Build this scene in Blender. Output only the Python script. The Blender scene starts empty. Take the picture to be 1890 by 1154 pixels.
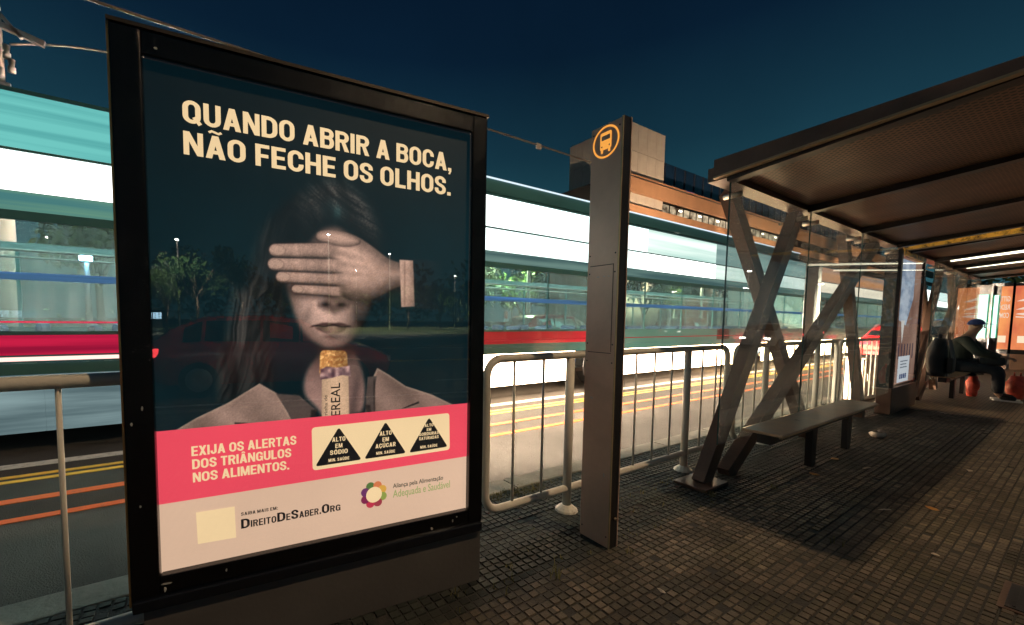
import bpy, bmesh, math, random
import numpy as np
from mathutils import Vector, Matrix

random.seed(7)
R = math.radians
scene = bpy.context.scene
COL = scene.collection

# ---------------------------------------------------------------- camera, world, exposure
def cam_axes(yaw, pitch, roll):
    f = Vector((math.cos(pitch)*math.cos(yaw), math.cos(pitch)*math.sin(yaw), math.sin(pitch)))
    r = f.cross(Vector((0, 0, 1))).normalized(); u = r.cross(f)
    return r*math.cos(roll)+u*math.sin(roll), u*math.cos(roll)-r*math.sin(roll), f
cd = bpy.data.cameras.new('camera'); cam = bpy.data.objects.new('camera', cd); COL.objects.link(cam)
cr, cu, cf = cam_axes(1.0082, -0.0621, 0.0104)
CAMZ = 1.25
cam.matrix_world = Matrix(((cr.x, cu.x, -cf.x, 0), (cr.y, cu.y, -cf.y, 0), (cr.z, cu.z, -cf.z, CAMZ), (0, 0, 0, 1)))
cd.sensor_width = 36; cd.lens = 14.286; cd.shift_x = 0.0551; cd.shift_y = 0.0327
cd.clip_start = 0.02; cd.clip_end = 2000
scene.camera = cam

w = bpy.data.worlds.new('World'); scene.world = w; w.use_nodes = True
nt = w.node_tree; nt.nodes.clear()
wo = nt.nodes.new('ShaderNodeOutputWorld'); bg = nt.nodes.new('ShaderNodeBackground')
tc = nt.nodes.new('ShaderNodeTexCoord'); sx = nt.nodes.new('ShaderNodeSeparateXYZ'); rp = nt.nodes.new('ShaderNodeValToRGB')
nt.links.new(tc.outputs['Generated'], sx.inputs[0]); nt.links.new(sx.outputs['Z'], rp.inputs[0])
wn_ = nt.nodes.new('ShaderNodeTexNoise'); wn_.inputs['Scale'].default_value = 2.2; wn_.inputs['Detail'].default_value = 6; nt.links.new(tc.outputs['Generated'], wn_.inputs['Vector'])
wm_ = nt.nodes.new('ShaderNodeMapRange'); wm_.inputs['From Min'].default_value = 0.3; wm_.inputs['From Max'].default_value = 0.7; wm_.inputs['To Min'].default_value = 0.86; wm_.inputs['To Max'].default_value = 1.14; nt.links.new(wn_.outputs['Fac'], wm_.inputs['Value'])
wv_ = nt.nodes.new('ShaderNodeVectorMath'); wv_.operation = 'SCALE'; nt.links.new(rp.outputs['Color'], wv_.inputs[0]); nt.links.new(wm_.outputs[0], wv_.inputs['Scale'])
nt.links.new(wv_.outputs[0], bg.inputs['Color']); nt.links.new(bg.outputs[0], wo.inputs[0])
cr_ = rp.color_ramp
cr_.elements[0].position = 0.0; cr_.elements[0].color = (0.036, 0.115, 0.135, 1)
cr_.elements[1].position = 0.75; cr_.elements[1].color = (0.0012, 0.0055, 0.018, 1)
for p_, c_ in ((0.22, (0.016, 0.072, 0.098)), (0.36, (0.0075, 0.036, 0.058)), (0.52, (0.0028, 0.0135, 0.032))):
    e = cr_.elements.new(p_); e.color = (*c_, 1)
bg.inputs['Strength'].default_value = 0.95

scene.view_settings.view_transform = 'Standard'; scene.view_settings.look = 'None'
scene.view_settings.exposure = 0; scene.view_settings.gamma = 1
scene.render.engine = 'CYCLES'
scene.cycles.max_bounces = 8; scene.cycles.transparent_max_bounces = 16
scene.cycles.sample_clamp_indirect = 4

# ---------------------------------------------------------------- materials
MATS = {}
def _new(name):
    m = bpy.data.materials.new(name); m.use_nodes = True
    m.node_tree.nodes.clear(); return m, m.node_tree
def mat(name, col, rough=0.6, metal=0.0, var=0.25, scale=6.0, bump=0.0, bscale=60.0, spec=0.5, col2=None, thr=None, coat=0.0):
    """Principled with two-scale procedural colour variation and fine relief."""
    if name in MATS: return MATS[name]
    m, t = _new(name); N = t.nodes; L = t.links
    out = N.new('ShaderNodeOutputMaterial'); b = N.new('ShaderNodeBsdfPrincipled'); L.new(b.outputs[0], out.inputs[0])
    g = N.new('ShaderNodeTexCoord'); n = N.new('ShaderNodeTexNoise'); n.inputs['Scale'].default_value = scale
    n.inputs['Detail'].default_value = 6; n.inputs['Roughness'].default_value = 0.65
    L.new(g.outputs['Object'], n.inputs['Vector'])
    r = N.new('ShaderNodeValToRGB'); L.new(n.outputs['Fac'], r.inputs[0])
    c = Vector(col); c2 = Vector(col2) if col2 else c*(1-var)
    lo, hi = thr if thr else (0.3, 0.7)
    r.color_ramp.elements[0].position = lo; r.color_ramp.elements[0].color = (*c2, 1)
    r.color_ramp.elements[1].position = hi; r.color_ramp.elements[1].color = (*(c if col2 else c*(1+var*0.6)), 1)
    L.new(r.outputs[0], b.inputs['Base Color'])
    rr = N.new('ShaderNodeMapRange'); rr.inputs['To Min'].default_value = max(0.02, rough*0.75); rr.inputs['To Max'].default_value = min(1, rough*1.25)
    L.new(n.outputs['Fac'], rr.inputs['Value']); L.new(rr.outputs[0], b.inputs['Roughness'])
    b.inputs['Metallic'].default_value = metal; b.inputs['Specular IOR Level'].default_value = spec
    b.inputs['Coat Weight'].default_value = coat
    if bump:
        n2 = N.new('ShaderNodeTexNoise'); n2.inputs['Scale'].default_value = bscale; n2.inputs['Detail'].default_value = 4
        L.new(g.outputs['Object'], n2.inputs['Vector'])
        bp = N.new('ShaderNodeBump'); bp.inputs['Strength'].default_value = bump; bp.inputs['Distance'].default_value = 0.01
        L.new(n2.outputs['Fac'], bp.inputs['Height']); L.new(bp.outputs[0], b.inputs['Normal'])
    MATS[name] = m; return m
def glow(name, col, strength, var=0.0, scale=(1, 1, 1), col2=None):
    """A lamp or lit pane; var mixes in a second tone so that it is not perfectly even."""
    if name in MATS: return MATS[name]
    m, t = _new(name); N = t.nodes; L = t.links
    out = N.new('ShaderNodeOutputMaterial'); e = N.new('ShaderNodeEmission'); L.new(e.outputs[0], out.inputs[0])
    e.inputs['Strength'].default_value = strength; e.inputs['Color'].default_value = (*col, 1)
    if var:
        g = N.new('ShaderNodeNewGeometry'); mp = N.new('ShaderNodeMapping'); mp.inputs['Scale'].default_value = scale
        n = N.new('ShaderNodeTexNoise'); n.inputs['Scale'].default_value = 1; n.inputs['Detail'].default_value = 5
        r = N.new('ShaderNodeValToRGB')
        L.new(g.outputs['Position'], mp.inputs[0]); L.new(mp.outputs[0], n.inputs['Vector']); L.new(n.outputs['Fac'], r.inputs[0])
        c2 = col2 or tuple(x*(1-var) for x in col)
        r.color_ramp.elements[0].position = 0.35; r.color_ramp.elements[0].color = (*c2, 1)
        r.color_ramp.elements[1].position = 0.62; r.color_ramp.elements[1].color = (*col, 1)
        L.new(r.outputs[0], e.inputs['Color'])
    MATS[name] = m; return m
def glass(name, tint=(0.9, 0.95, 0.95), ior=1.5, rough=0.0, haze=0.0):
    if name in MATS: return MATS[name]
    m, t = _new(name); N = t.nodes; L = t.links
    out = N.new('ShaderNodeOutputMaterial'); mx = N.new('ShaderNodeMixShader'); fr = N.new('ShaderNodeFresnel')
    tr = N.new('ShaderNodeBsdfTransparent'); gl = N.new('ShaderNodeBsdfGlossy')
    fr.inputs['IOR'].default_value = ior; tr.inputs['Color'].default_value = (*tint, 1); gl.inputs['Roughness'].default_value = rough
    geo = N.new('ShaderNodeNewGeometry'); mt = N.new('ShaderNodeMath'); mt.operation = 'MULTIPLY'
    inv = N.new('ShaderNodeMath'); inv.operation = 'SUBTRACT'; inv.inputs[0].default_value = 1
    L.new(geo.outputs['Backfacing'], inv.inputs[1]); L.new(fr.outputs[0], mt.inputs[0]); L.new(inv.outputs[0], mt.inputs[1])
    L.new(mt.outputs[0], mx.inputs[0]); L.new(tr.outputs[0], mx.inputs[1]); L.new(gl.outputs[0], mx.inputs[2])
    if haze:   # dust film and scratches, strengthened to wash the pane with scattered glow
        d1 = N.new('ShaderNodeBsdfDiffuse'); d1.inputs['Color'].default_value = (0.5, 0.48, 0.45, 1); d2 = N.new('ShaderNodeBsdfTranslucent'); d2.inputs['Color'].default_value = (0.75, 0.74, 0.72, 1)
        df = N.new('ShaderNodeMixShader'); df.inputs[0].default_value = 0.6; L.new(d1.outputs[0], df.inputs[1]); L.new(d2.outputs[0], df.inputs[2])
        g = N.new('ShaderNodeTexCoord'); mp = N.new('ShaderNodeMapping'); mp.inputs['Scale'].default_value = (14, 14, 1.2)
        n = N.new('ShaderNodeTexNoise'); n.inputs['Scale'].default_value = 1.0; n.inputs['Detail'].default_value = 7
        mr = N.new('ShaderNodeMapRange'); mr.inputs['From Min'].default_value = 0.45; mr.inputs['From Max'].default_value = 0.8; mr.inputs['To Max'].default_value = haze; mr.inputs['To Min'].default_value = haze*0.35
        m2 = N.new('ShaderNodeMixShader')
        L.new(g.outputs['Object'], mp.inputs[0]); L.new(mp.outputs[0], n.inputs['Vector']); L.new(n.outputs['Fac'], mr.inputs['Value'])
        L.new(mr.outputs[0], m2.inputs[0]); L.new(mx.outputs[0], m2.inputs[1]); L.new(df.outputs[0], m2.inputs[2]); L.new(m2.outputs[0], out.inputs[0])
    else:
        L.new(mx.outputs[0], out.inputs[0])
    MATS[name] = m; return m

# ---------------------------------------------------------------- helpers
def obj(name, bm, m, parent=None, smooth=False):
    me = bpy.data.meshes.new(name); bm.to_mesh(me); bm.free()
    for x in (m if isinstance(m, (list, tuple)) else [m]): me.materials.append(x)
    if smooth: me.shade_smooth()
    o = bpy.data.objects.new(name, me); COL.objects.link(o)
    if parent: o.parent = parent
    return o
def share(name, src, parent, loc=(0, 0, 0), rotz=0):
    o = bpy.data.objects.new(name, src.data); COL.objects.link(o); o.parent = parent; o.location = loc; o.rotation_euler.z = rotz
    return o
def thing(name, label, cat, loc=(0, 0, 0), rotz=0, group=None):
    o = bpy.data.objects.new(name, None); COL.objects.link(o); o.empty_display_size = 0.2
    o.location = loc; o.rotation_euler = (0, 0, rotz); o['label'] = label; o['category'] = cat
    if group: o['group'] = group
    return o
def tag(o, label, cat, group=None):
    o['label'] = label; o['category'] = cat
    if group: o['group'] = group
    return o
def struct(o): o['kind'] = 'structure'; return o
def stuff(o): o['kind'] = 'stuff'; return o
def copy_tree(o, parent=None):
    c = o.copy(); COL.objects.link(c)
    if parent: c.parent = parent
    for ch in list(o.children): copy_tree(ch, c)
    return c
def bx(bm, x0, x1, y0, y1, z0, z1, bev=0.0):
    r = bmesh.ops.create_cube(bm, size=1)
    bmesh.ops.scale(bm, verts=r['verts'], vec=(x1-x0, y1-y0, z1-z0))
    bmesh.ops.translate(bm, verts=r['verts'], vec=((x0+x1)/2, (y0+y1)/2, (z0+z1)/2))
    if bev:
        es = list({e for v in r['verts'] for e in v.link_edges})
        bmesh.ops.bevel(bm, geom=es, offset=bev, segments=2, affect='EDGES', profile=0.6)
    return bm
def box(*a, bev=0.0): return bx(bmesh.new(), *a, bev=bev)
def tube(bm, pts, rad, n=8, caps=True):
    """tube along a polyline; rad a number or one per point"""
    pts = [Vector(p) for p in pts]; rings = []
    rs = rad if isinstance(rad, (list, tuple)) else [rad]*len(pts)
    prev = None
    for i, p in enumerate(pts):
        d = ((pts[min(i+1, len(pts)-1)]-pts[max(i-1, 0)])).normalized()
        if prev is None:
            a = Vector((0, 0, 1)) if abs(d.z) < 0.9 else Vector((1, 0, 0))
            s = d.cross(a).normalized()
        else:
            s = (prev - d*prev.dot(d)).normalized()
        prev = s; q = d.cross(s)
        rings.append([bm.verts.new(p + (s*math.cos(2*math.pi*k/n)+q*math.sin(2*math.pi*k/n))*rs[i]) for k in range(n)])
    for a, b in zip(rings, rings[1:]):
        for k in range(n): bm.faces.new((a[k], a[(k+1) % n], b[(k+1) % n], b[k]))
    if caps:
        bm.faces.new(rings[0][::-1]); bm.faces.new(rings[-1])
    return bm
def prism(bm, poly, axis, a, b):
    """extrude a 2-D polygon along an axis: 'x' -> (y,z), 'y' -> (x,z), 'z' -> (x,y)"""
    f = {'x': lambda p, t: (t, p[0], p[1]), 'y': lambda p, t: (p[0], t, p[1]), 'z': lambda p, t: (p[0], p[1], t)}[axis]
    A = [bm.verts.new(f(p, a)) for p in poly]; B = [bm.verts.new(f(p, b)) for p in poly]; n = len(poly)
    bm.faces.new(A); bm.faces.new(B[::-1])
    for i in range(n): bm.faces.new((A[i], B[i], B[(i+1) % n], A[(i+1) % n]))
    bmesh.ops.recalc_face_normals(bm, faces=bm.faces[:])
    return bm
def beam(bm, p, q, wid, dep, up=(0, 1, 0)):
    """square bar from p to q; wid across (in plane), dep along up"""
    p, q, up = Vector(p), Vector(q), Vector(up); d = (q-p).normalized(); s = d.cross(up).normalized()*wid/2; u = up*dep/2
    vs = [[bm.verts.new(c+a*s+b*u) for a, b in ((-1, -1), (1, -1), (1, 1), (-1, 1))] for c in (p, q)]
    bm.faces.new(vs[0][::-1]); bm.faces.new(vs[1])
    for k in range(4): bm.faces.new((vs[0][k], vs[0][(k+1) % 4], vs[1][(k+1) % 4], vs[1][k]))
    bmesh.ops.recalc_face_normals(bm, faces=bm.faces[:])
    return bm
_cap = {}
def _glyph_mesh(body, bold, spacing):
    cu_ = bpy.data.curves.new('lettering', 'FONT'); cu_.body = body; cu_.size = 1; cu_.offset = bold; cu_.space_character = spacing
    cu_.resolution_u = 3
    o = bpy.data.objects.new('lettering', cu_)
    COL.objects.link(o); dg = bpy.context.evaluated_depsgraph_get()
    me = bpy.data.meshes.new_from_object(o.evaluated_get(dg)); COL.objects.unlink(o); bpy.data.objects.remove(o)
    return me, np.array([v.co[:] for v in me.vertices])[:, :2]
def text(name, body, m, parent, x, y, width, cap, face='-y', depth=0.0, bold=0.0, spacing=1.0, rot=0.0, mirror=False):
    """flat lettering: ink starts at x and is width wide, baseline at y, capitals cap high"""
    if bold not in _cap:
        h = _glyph_mesh('H', bold, 1)[1]; _cap[bold] = (h[:, 1].min(), h[:, 1].max())
    b0, b1 = _cap[bold]
    me, co = _glyph_mesh(body, bold, spacing)
    u = (co[:, 0]-co[:, 0].min())/(co[:, 0].max()-co[:, 0].min()); v = (co[:, 1]-b0)/(b1-b0)
    if mirror: u = 1-u
    u = u*width; v = v*cap
    if rot: u, v = u*math.cos(rot)-v*math.sin(rot), u*math.sin(rot)+v*math.cos(rot)
    u = u+x; v = v+y
    P = {'-y': np.stack([u, np.full_like(u, depth), v], 1), '-x': np.stack([np.full_like(u, depth), -u, v], 1)}[face]
    me.vertices.foreach_set('co', P.ravel()); me.update()
    me.materials.clear(); me.materials.append(m); me.name = name
    o = bpy.data.objects.new(name, me); COL.objects.link(o); o.parent = parent
    return o
ST = 0.19
def _arc(cx, cy, r, a0, a1, n=9, ry=None):
    ry = ry or r
    return [(cx+r*math.cos(R(a0+(a1-a0)*k/n)), cy+ry*math.sin(R(a0+(a1-a0)*k/n))) for k in range(n+1)]
def _rc(x0, y0, x1, y1): return ('p', [(x0, y0), (x1, y0), (x1, y1), (x0, y1)])
def _ring(): return ('c', _arc(.31, .68, .215, 0, 180, 10, .235)+_arc(.31, .32, .215, 180, 360, 10, .235))
GL = {
 'A': (.66, [('p', [(0, 0), (.205, 0), (.43, 1), (.225, 1)]), ('p', [(.455, 0), (.66, 0), (.435, 1), (.23, 1)]), _rc(.15, .20, .51, .36)]),
 'B': (.60, [_rc(0, 0, .19, 1), ('s', [(.1, .915), (.34, .915)]+_arc(.34, .735, .165, 80, -80, 8, .18)+[(.34, .545), (.1, .545)]), ('s', [(.1, .545), (.36, .545)]+_arc(.36, .315, .155, 80, -80, 8, .23)+[(.36, .085), (.1, .085)])]),
 'C': (.61, [('s', [(.515, .63)]+_arc(.31, .68, .21, 0, 180, 10, .235)+_arc(.31, .32, .21, 180, 360, 10, .235)+[(.515, .37)])]),
 'D': (.62, [_rc(0, 0, .19, 1), ('s', [(.1, .915), (.27, .915)]+_arc(.27, .66, .255, 80, 0, 6, .255)+_arc(.27, .34, .255, 0, -80, 6, .255)+[(.27, .085), (.1, .085)])]),
 'E': (.53, [_rc(0, 0, .19, 1), _rc(.1, 0, .53, .165), _rc(.1, .835, .53, 1), _rc(.1, .425, .49, .58)]),
 'F': (.51, [_rc(0, 0, .19, 1), _rc(.1, .835, .51, 1), _rc(.1, .40, .47, .56)]),
 'G': (.62, [('s', [(.515, .66)]+_arc(.31, .68, .21, 10, 180, 10, .235)+_arc(.31, .32, .21, 180, 360, 10, .235)+[(.525, .46)]), _rc(.33, .40, .62, .54), _rc(.52, 0, .62, .45)]),
 'H': (.62, [_rc(0, 0, .19, 1), _rc(.43, 0, .62, 1), _rc(.1, .42, .52, .59)]), 'I': (.19, [_rc(0, 0, .19, 1)]),
 'J': (.51, [('s', [(.415, 1), (.415, .3)]+_arc(.255, .26, .16, 0, -180, 8, .175)+[(.095, .36)])]),
 'L': (.50, [_rc(0, 0, .19, 1), _rc(.1, 0, .50, .17)]),
 'M': (.78, [_rc(0, 0, .175, 1), _rc(.605, 0, .78, 1), ('p', [(0, 1), (.235, 1), (.465, 0), (.315, 0)]), ('p', [(.78, 1), (.545, 1), (.315, 0), (.465, 0)])]),
 'N': (.63, [_rc(0, 0, .18, 1), _rc(.45, 0, .63, 1), ('p', [(0, 1), (.20, 1), (.63, 0), (.43, 0)])]),
 'O': (.62, [_ring()]), 'Q': (.64, [_ring(), ('p', [(.33, .25), (.45, .34), (.66, .04), (.54, -.06)])]),
 'R': (.61, [_rc(0, 0, .19, 1), ('s', [(.1, .915), (.34, .915)]+_arc(.34, .715, .175, 80, -80, 8, .20)+[(.34, .515), (.1, .515)]), ('p', [(.25, .5), (.43, .5), (.62, 0), (.41, 0)])]),
 'S': (.58, [('s', [(.485, .66)]+_arc(.29, .735, .195, 5, 180, 9, .185)+[(.105, .66), (.18, .56), (.30, .505), (.42, .44), (.485, .345)]+_arc(.29, .265, .195, 0, -180, 9, .185)+[(.095, .34)])]),
 'T': (.56, [_rc(.185, 0, .375, 1), _rc(0, .83, .56, 1)]), 'U': (.61, [('s', [(.095, 1), (.095, .33)]+_arc(.305, .30, .21, 180, 360, 10, .215)+[(.515, 1)])]),
 'X': (.62, [('p', [(0, 0), (.21, 0), (.62, 1), (.41, 1)]), ('p', [(.62, 0), (.41, 0), (0, 1), (.21, 1)])]),
 '.': (.19, [_rc(0, 0, .19, .19)]), ',': (.19, [_rc(0, 0, .19, .19), ('p', [(.08, .01), (.19, .01), (.12, -.17), (.02, -.17)])]), ':': (.19, [_rc(0, 0, .19, .19), _rc(0, .5, .19, .69)])}
def _acc(base, parts): return (GL[base][0], GL[base][1]+parts)
GL['Ã'] = _acc('A', [('t', [(.12, 1.12), (.22, 1.19), (.33, 1.15), (.44, 1.11), (.54, 1.18)])]); GL['Â'] = _acc('A', [('p', [(.14, 1.07), (.27, 1.07), (.33, 1.13), (.39, 1.07), (.52, 1.07), (.41, 1.23), (.25, 1.23)])])
for k_ in 'OUE': GL[{'O': 'Ó', 'U': 'Ú', 'E': 'É'}[k_]] = _acc(k_, [('p', [(.24, 1.07), (.36, 1.07), (.48, 1.24), (.30, 1.24)])])
GL['Ç'] = _acc('C', [('p', [(.26, .02), (.38, .02), (.37, -.10), (.30, -.22), (.20, -.18), (.27, -.08)])])
def lettering(body, m, parent, x, y, width, cap, depth, rot=0.0, gap=0.07, space=0.27):
    """grotesque capitals cut as flat shapes; ink width x cap height"""
    bm = bmesh.new(); pen = 0.0; lay = 0
    for ch in body:
        if ch == ' ': pen += space; continue
        wd, parts = GL[ch]
        for kind, pts in parts:
            dz = -0.00012*(lay % 3); lay += 1
            if kind == 'p': bm.faces.new([bm.verts.new((pen+p[0], dz, p[1])) for p in pts]); continue
            pts = [Vector(p) for p in pts]; n = len(pts); hw = (0.055 if kind == 't' else ST/2)
            A, B = [], []
            for i in range(n):
                if kind == 'c': a, b = pts[i-1], pts[(i+1) % n]
                else: a, b = pts[max(i-1, 0)], pts[min(i+1, n-1)]
                d = (b-a).normalized(); nn = Vector((-d.y, d.x))*hw
                if abs(d.x) > abs(d.y): nn *= 0.90
                A.append(bm.verts.new((pen+pts[i].x+nn.x, dz, pts[i].y+nn.y))); B.append(bm.verts.new((pen+pts[i].x-nn.x, dz, pts[i].y-nn.y)))
            for i in range(n if kind == 'c' else n-1): j = (i+1) % n; bm.faces.new((A[i], A[j], B[j], B[i]))
        pen += wd+gap
    pen -= gap
    c, s_ = math.cos(rot), math.sin(rot)
    for v in bm.verts:
        u, w_ = v.co.x*width/pen, v.co.z*cap
        v.co = (x+u*c-w_*s_, depth+v.co.y, y+u*s_+w_*c)
    return obj('lettering', bm, m, parent)
def flat(poly, depth):
    bm = bmesh.new(); bm.faces.new([bm.verts.new((p[0], depth, p[1])) for p in poly]); return bm
def rounded(poly, r, n=6):
    out = []; k = len(poly)
    for i in range(k):
        p = Vector(poly[i]); a = (Vector(poly[i-1])-p).normalized(); b = (Vector(poly[(i+1) % k])-p).normalized()
        s, e = p+a*r, p+b*r
        for j in range(n+1):
            t = j/n; out.append(tuple(s*(1-t)**2+p*2*t*(1-t)+e*t**2))
    return out
def project(p):
    d = Vector(p)-Vector((0, 0, CAMZ)); z = d.dot(cf)
    return (840.83+750*d.dot(cr)/z, 638.72-750*d.dot(cu)/z, z)

# ---------------------------------------------------------------- ground, roads, pavement
M_road = mat('asphalt', (0.085, 0.078, 0.070), rough=0.85, var=0.35, scale=1.2, bump=1.0, bscale=150, spec=0.2)
M_tile_base = mat('joint_dirt', (0.028, 0.026, 0.023), rough=0.9, var=0.4, scale=9, bump=0.5, bscale=120)
M_kerb = mat('kerb_concrete', (0.26, 0.24, 0.20), rough=0.8, var=0.4, scale=5, bump=0.5)
M_soil = mat('soil', (0.05, 0.05, 0.035), rough=0.95, var=0.4, scale=0.4)
M_whitepaint = mat('road_paint_white', (0.72, 0.70, 0.62), rough=0.6, var=0.3, scale=14, col2=(0.25, 0.24, 0.21), thr=(0.25, 0.5))
M_yellow = mat('road_paint_yellow', (0.90, 0.50, 0.03), rough=0.6, var=0.3, scale=14, col2=(0.45, 0.26, 0.04), thr=(0.2, 0.45))
M_orange = mat('road_paint_orange', (0.90, 0.16, 0.015), rough=0.6, var=0.3, scale=14, col2=(0.45, 0.11, 0.02), thr=(0.2, 0.45))
struct(obj('ground', box(-700, 700, -700, 700, -2.2, -0.25), M_soil))
struct(obj('road', box(-60, 400, 2.46, 20.0, -0.24, -0.13), M_road))
struct(obj('rear_road', box(-80, 300, -17.2, -3.1, -0.24, -0.13), M_road))
bm = bmesh.new()
for i in range(-30, 90): bx(bm, i*1.0+0.004, i*1.0+0.996, 2.27, 2.455, -0.22, 0.004, bev=0.012)
struct(obj('kerb', bm, M_kerb))
struct(obj('rear_kerb', box(-60, 200, -3.1, -2.92, -0.22, 0.0), M_kerb))
pave = struct(obj('pavement', box(-40, 200, -2.92, 2.27, -0.2, -0.006), M_tile_base))

def lane(name, y0, y1, m, x0=-30, x1=300, gap=None):
    bm = bmesh.new()
    if gap:
        x = x0
        while x < x1: bx(bm, x, x+gap[0], y0, y1, -0.13, -0.126); x += gap[0]+gap[1]
    else: bx(bm, x0, x1, y0, y1, -0.13, -0.126)
    return struct(obj(name, bm, m))
lane('lane_line', 5.17, 5.32, M_whitepaint)
lane('lane_line', 4.86, 4.93, M_yellow); lane('lane_line', 4.72, 4.79, M_yellow)  # yellow light trails on the road, laid down as painted lines
lane('lane_line', 4.20, 4.30, M_orange); lane('lane_line', 3.80, 3.88, M_orange)  # orange light trails put into line paint
lane('lane_line', 9.3, 9.42, M_whitepaint)
lane('lane_line', -4.12, -4.0, M_whitepaint, -8, 60); lane('lane_line', -5.75, -5.63, M_whitepaint, 3, 60)
lane('lane_line', -10.3, -10.15, M_yellow); lane('lane_line', -10.6, -10.45, M_yellow)
lane('lane_line', -16.6, -16.48, M_whitepaint)

# paving tiles: colour from the tile's place on the grid
PX, PY = 0.05, 0.042
def tile_mat():
    m, t = _new('paving_tile'); N = t.nodes; L = t.links
    out = N.new('ShaderNodeOutputMaterial'); b = N.new('ShaderNodeBsdfPrincipled'); L.new(b.outputs[0], out.inputs[0])
    g = N.new('ShaderNodeNewGeometry')
    sn = N.new('ShaderNodeVectorMath'); sn.operation = 'SNAP'; sn.inputs[1].default_value = (PX, PY, 10)
    L.new(g.outputs['Position'], sn.inputs[0])
    wn = N.new('ShaderNodeTexWhiteNoise'); wn.noise_dimensions = '3D'; L.new(sn.outputs[0], wn.inputs['Vector'])
    r = N.new('ShaderNodeValToRGB'); L.new(wn.outputs['Value'], r.inputs[0])
    els = r.color_ramp.elements
    els[0].position = 0; els[0].color = (0.085, 0.072, 0.052, 1); els[1].position = 1; els[1].color = (0.20, 0.155, 0.108, 1)
    e = els.new(0.55); e.color = (0.125, 0.104, 0.076, 1)
    n = N.new('ShaderNodeTexNoise'); n.inputs['Scale'].default_value = 1.7; n.inputs['Detail'].default_value = 7; n.inputs['Roughness'].default_value = 0.7
    L.new(g.outputs['Position'], n.inputs['Vector'])
    # moss and grime where the noise is high
    mr = N.new('ShaderNodeMapRange'); mr.inputs['From Min'].default_value = 0.52; mr.inputs['From Max'].default_value = 0.72
    L.new(n.outputs['Fac'], mr.inputs['Value'])
    mx = N.new('ShaderNodeMix'); mx.data_type = 'RGBA'; mx.inputs[7].default_value = (0.075, 0.07, 0.034, 1)
    s2_ = N.new('ShaderNodeVectorMath'); s2_.operation = 'SNAP'; s2_.inputs[1].default_value = (PX*8, PY*5, 10); L.new(g.outputs['Position'], s2_.inputs[0])
    w2_ = N.new('ShaderNodeTexWhiteNoise'); L.new(s2_.outputs[0], w2_.inputs['Vector'])
    q2_ = N.new('ShaderNodeMapRange'); q2_.inputs['To Min'].default_value = 0.68; q2_.inputs['To Max'].default_value = 1.22; L.new(w2_.outputs['Value'], q2_.inputs['Value'])
    gm_ = N.new('ShaderNodeTexVoronoi'); gm_.inputs['Scale'].default_value = 7; L.new(g.outputs['Position'], gm_.inputs['Vector'])      # old chewing gum
    gq_ = N.new('ShaderNodeMapRange'); gq_.inputs['From Min'].default_value = 0.07; gq_.inputs['From Max'].default_value = 0.11; gq_.inputs['To Min'].default_value = 0.35; gq_.inputs['To Max'].default_value = 1.0; L.new(gm_.outputs['Distance'], gq_.inputs['Value'])
    st_ = N.new('ShaderNodeTexNoise'); st_.inputs['Scale'].default_value = 0.9; st_.inputs['Detail'].default_value = 8; st_.inputs['Roughness'].default_value = 0.75; L.new(g.outputs['Position'], st_.inputs['Vector'])
    sq_ = N.new('ShaderNodeMapRange'); sq_.inputs['From Min'].default_value = 0.36; sq_.inputs['From Max'].default_value = 0.56; sq_.inputs['To Min'].default_value = 0.45; sq_.inputs['To Max'].default_value = 1.05; L.new(st_.outputs['Fac'], sq_.inputs['Value'])
    p1_ = N.new('ShaderNodeMath'); p1_.operation = 'MULTIPLY'; L.new(q2_.outputs[0], p1_.inputs[0]); L.new(sq_.outputs[0], p1_.inputs[1])
    p2_ = N.new('ShaderNodeMath'); p2_.operation = 'MULTIPLY'; L.new(p1_.outputs[0], p2_.inputs[0]); L.new(gq_.outputs[0], p2_.inputs[1])
    vm_ = N.new('ShaderNodeVectorMath'); vm_.operation = 'SCALE'; L.new(r.outputs[0], vm_.inputs[0]); L.new(p2_.outputs[0], vm_.inputs['Scale'])
    L.new(mr.outputs[0], mx.inputs[0]); L.new(vm_.outputs[0], mx.inputs[6])
    n3 = N.new('ShaderNodeTexNoise'); n3.inputs['Scale'].default_value = 130; n3.inputs['Detail'].default_value = 3
    L.new(g.outputs['Position'], n3.inputs['Vector'])
    m3 = N.new('ShaderNodeMix'); m3.data_type = 'RGBA'; m3.blend_type = 'MULTIPLY'; m3.inputs[0].default_value = 0.6
    r3 = N.new('ShaderNodeValToRGB'); r3.color_ramp.elements[0].position = 0.3; r3.color_ramp.elements[0].color = (0.45, 0.45, 0.45, 1); r3.color_ramp.elements[1].position = 0.65
    L.new(n3.outputs['Fac'], r3.inputs[0]); L.new(mx.outputs[2], m3.inputs[6]); L.new(r3.outputs[0], m3.inputs[7]); L.new(m3.outputs[2], b.inputs['Base Color'])
    sp_ = N.new('ShaderNodeSeparateXYZ'); L.new(sn.outputs[0], sp_.inputs[0])       # darker, bluish tile strip on the kerb side
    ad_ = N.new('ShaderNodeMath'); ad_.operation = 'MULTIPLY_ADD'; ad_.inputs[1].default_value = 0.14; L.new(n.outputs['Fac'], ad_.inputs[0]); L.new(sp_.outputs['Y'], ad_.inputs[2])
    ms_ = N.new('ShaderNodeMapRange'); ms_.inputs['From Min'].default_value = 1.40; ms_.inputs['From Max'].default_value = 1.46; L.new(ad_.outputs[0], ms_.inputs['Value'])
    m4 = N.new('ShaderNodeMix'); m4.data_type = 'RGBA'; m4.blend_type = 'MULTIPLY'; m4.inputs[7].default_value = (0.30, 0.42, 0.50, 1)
    L.new(ms_.outputs[0], m4.inputs[0]); L.new(m3.outputs[2], m4.inputs[6]); L.new(m4.outputs[2], b.inputs['Base Color'])
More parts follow.
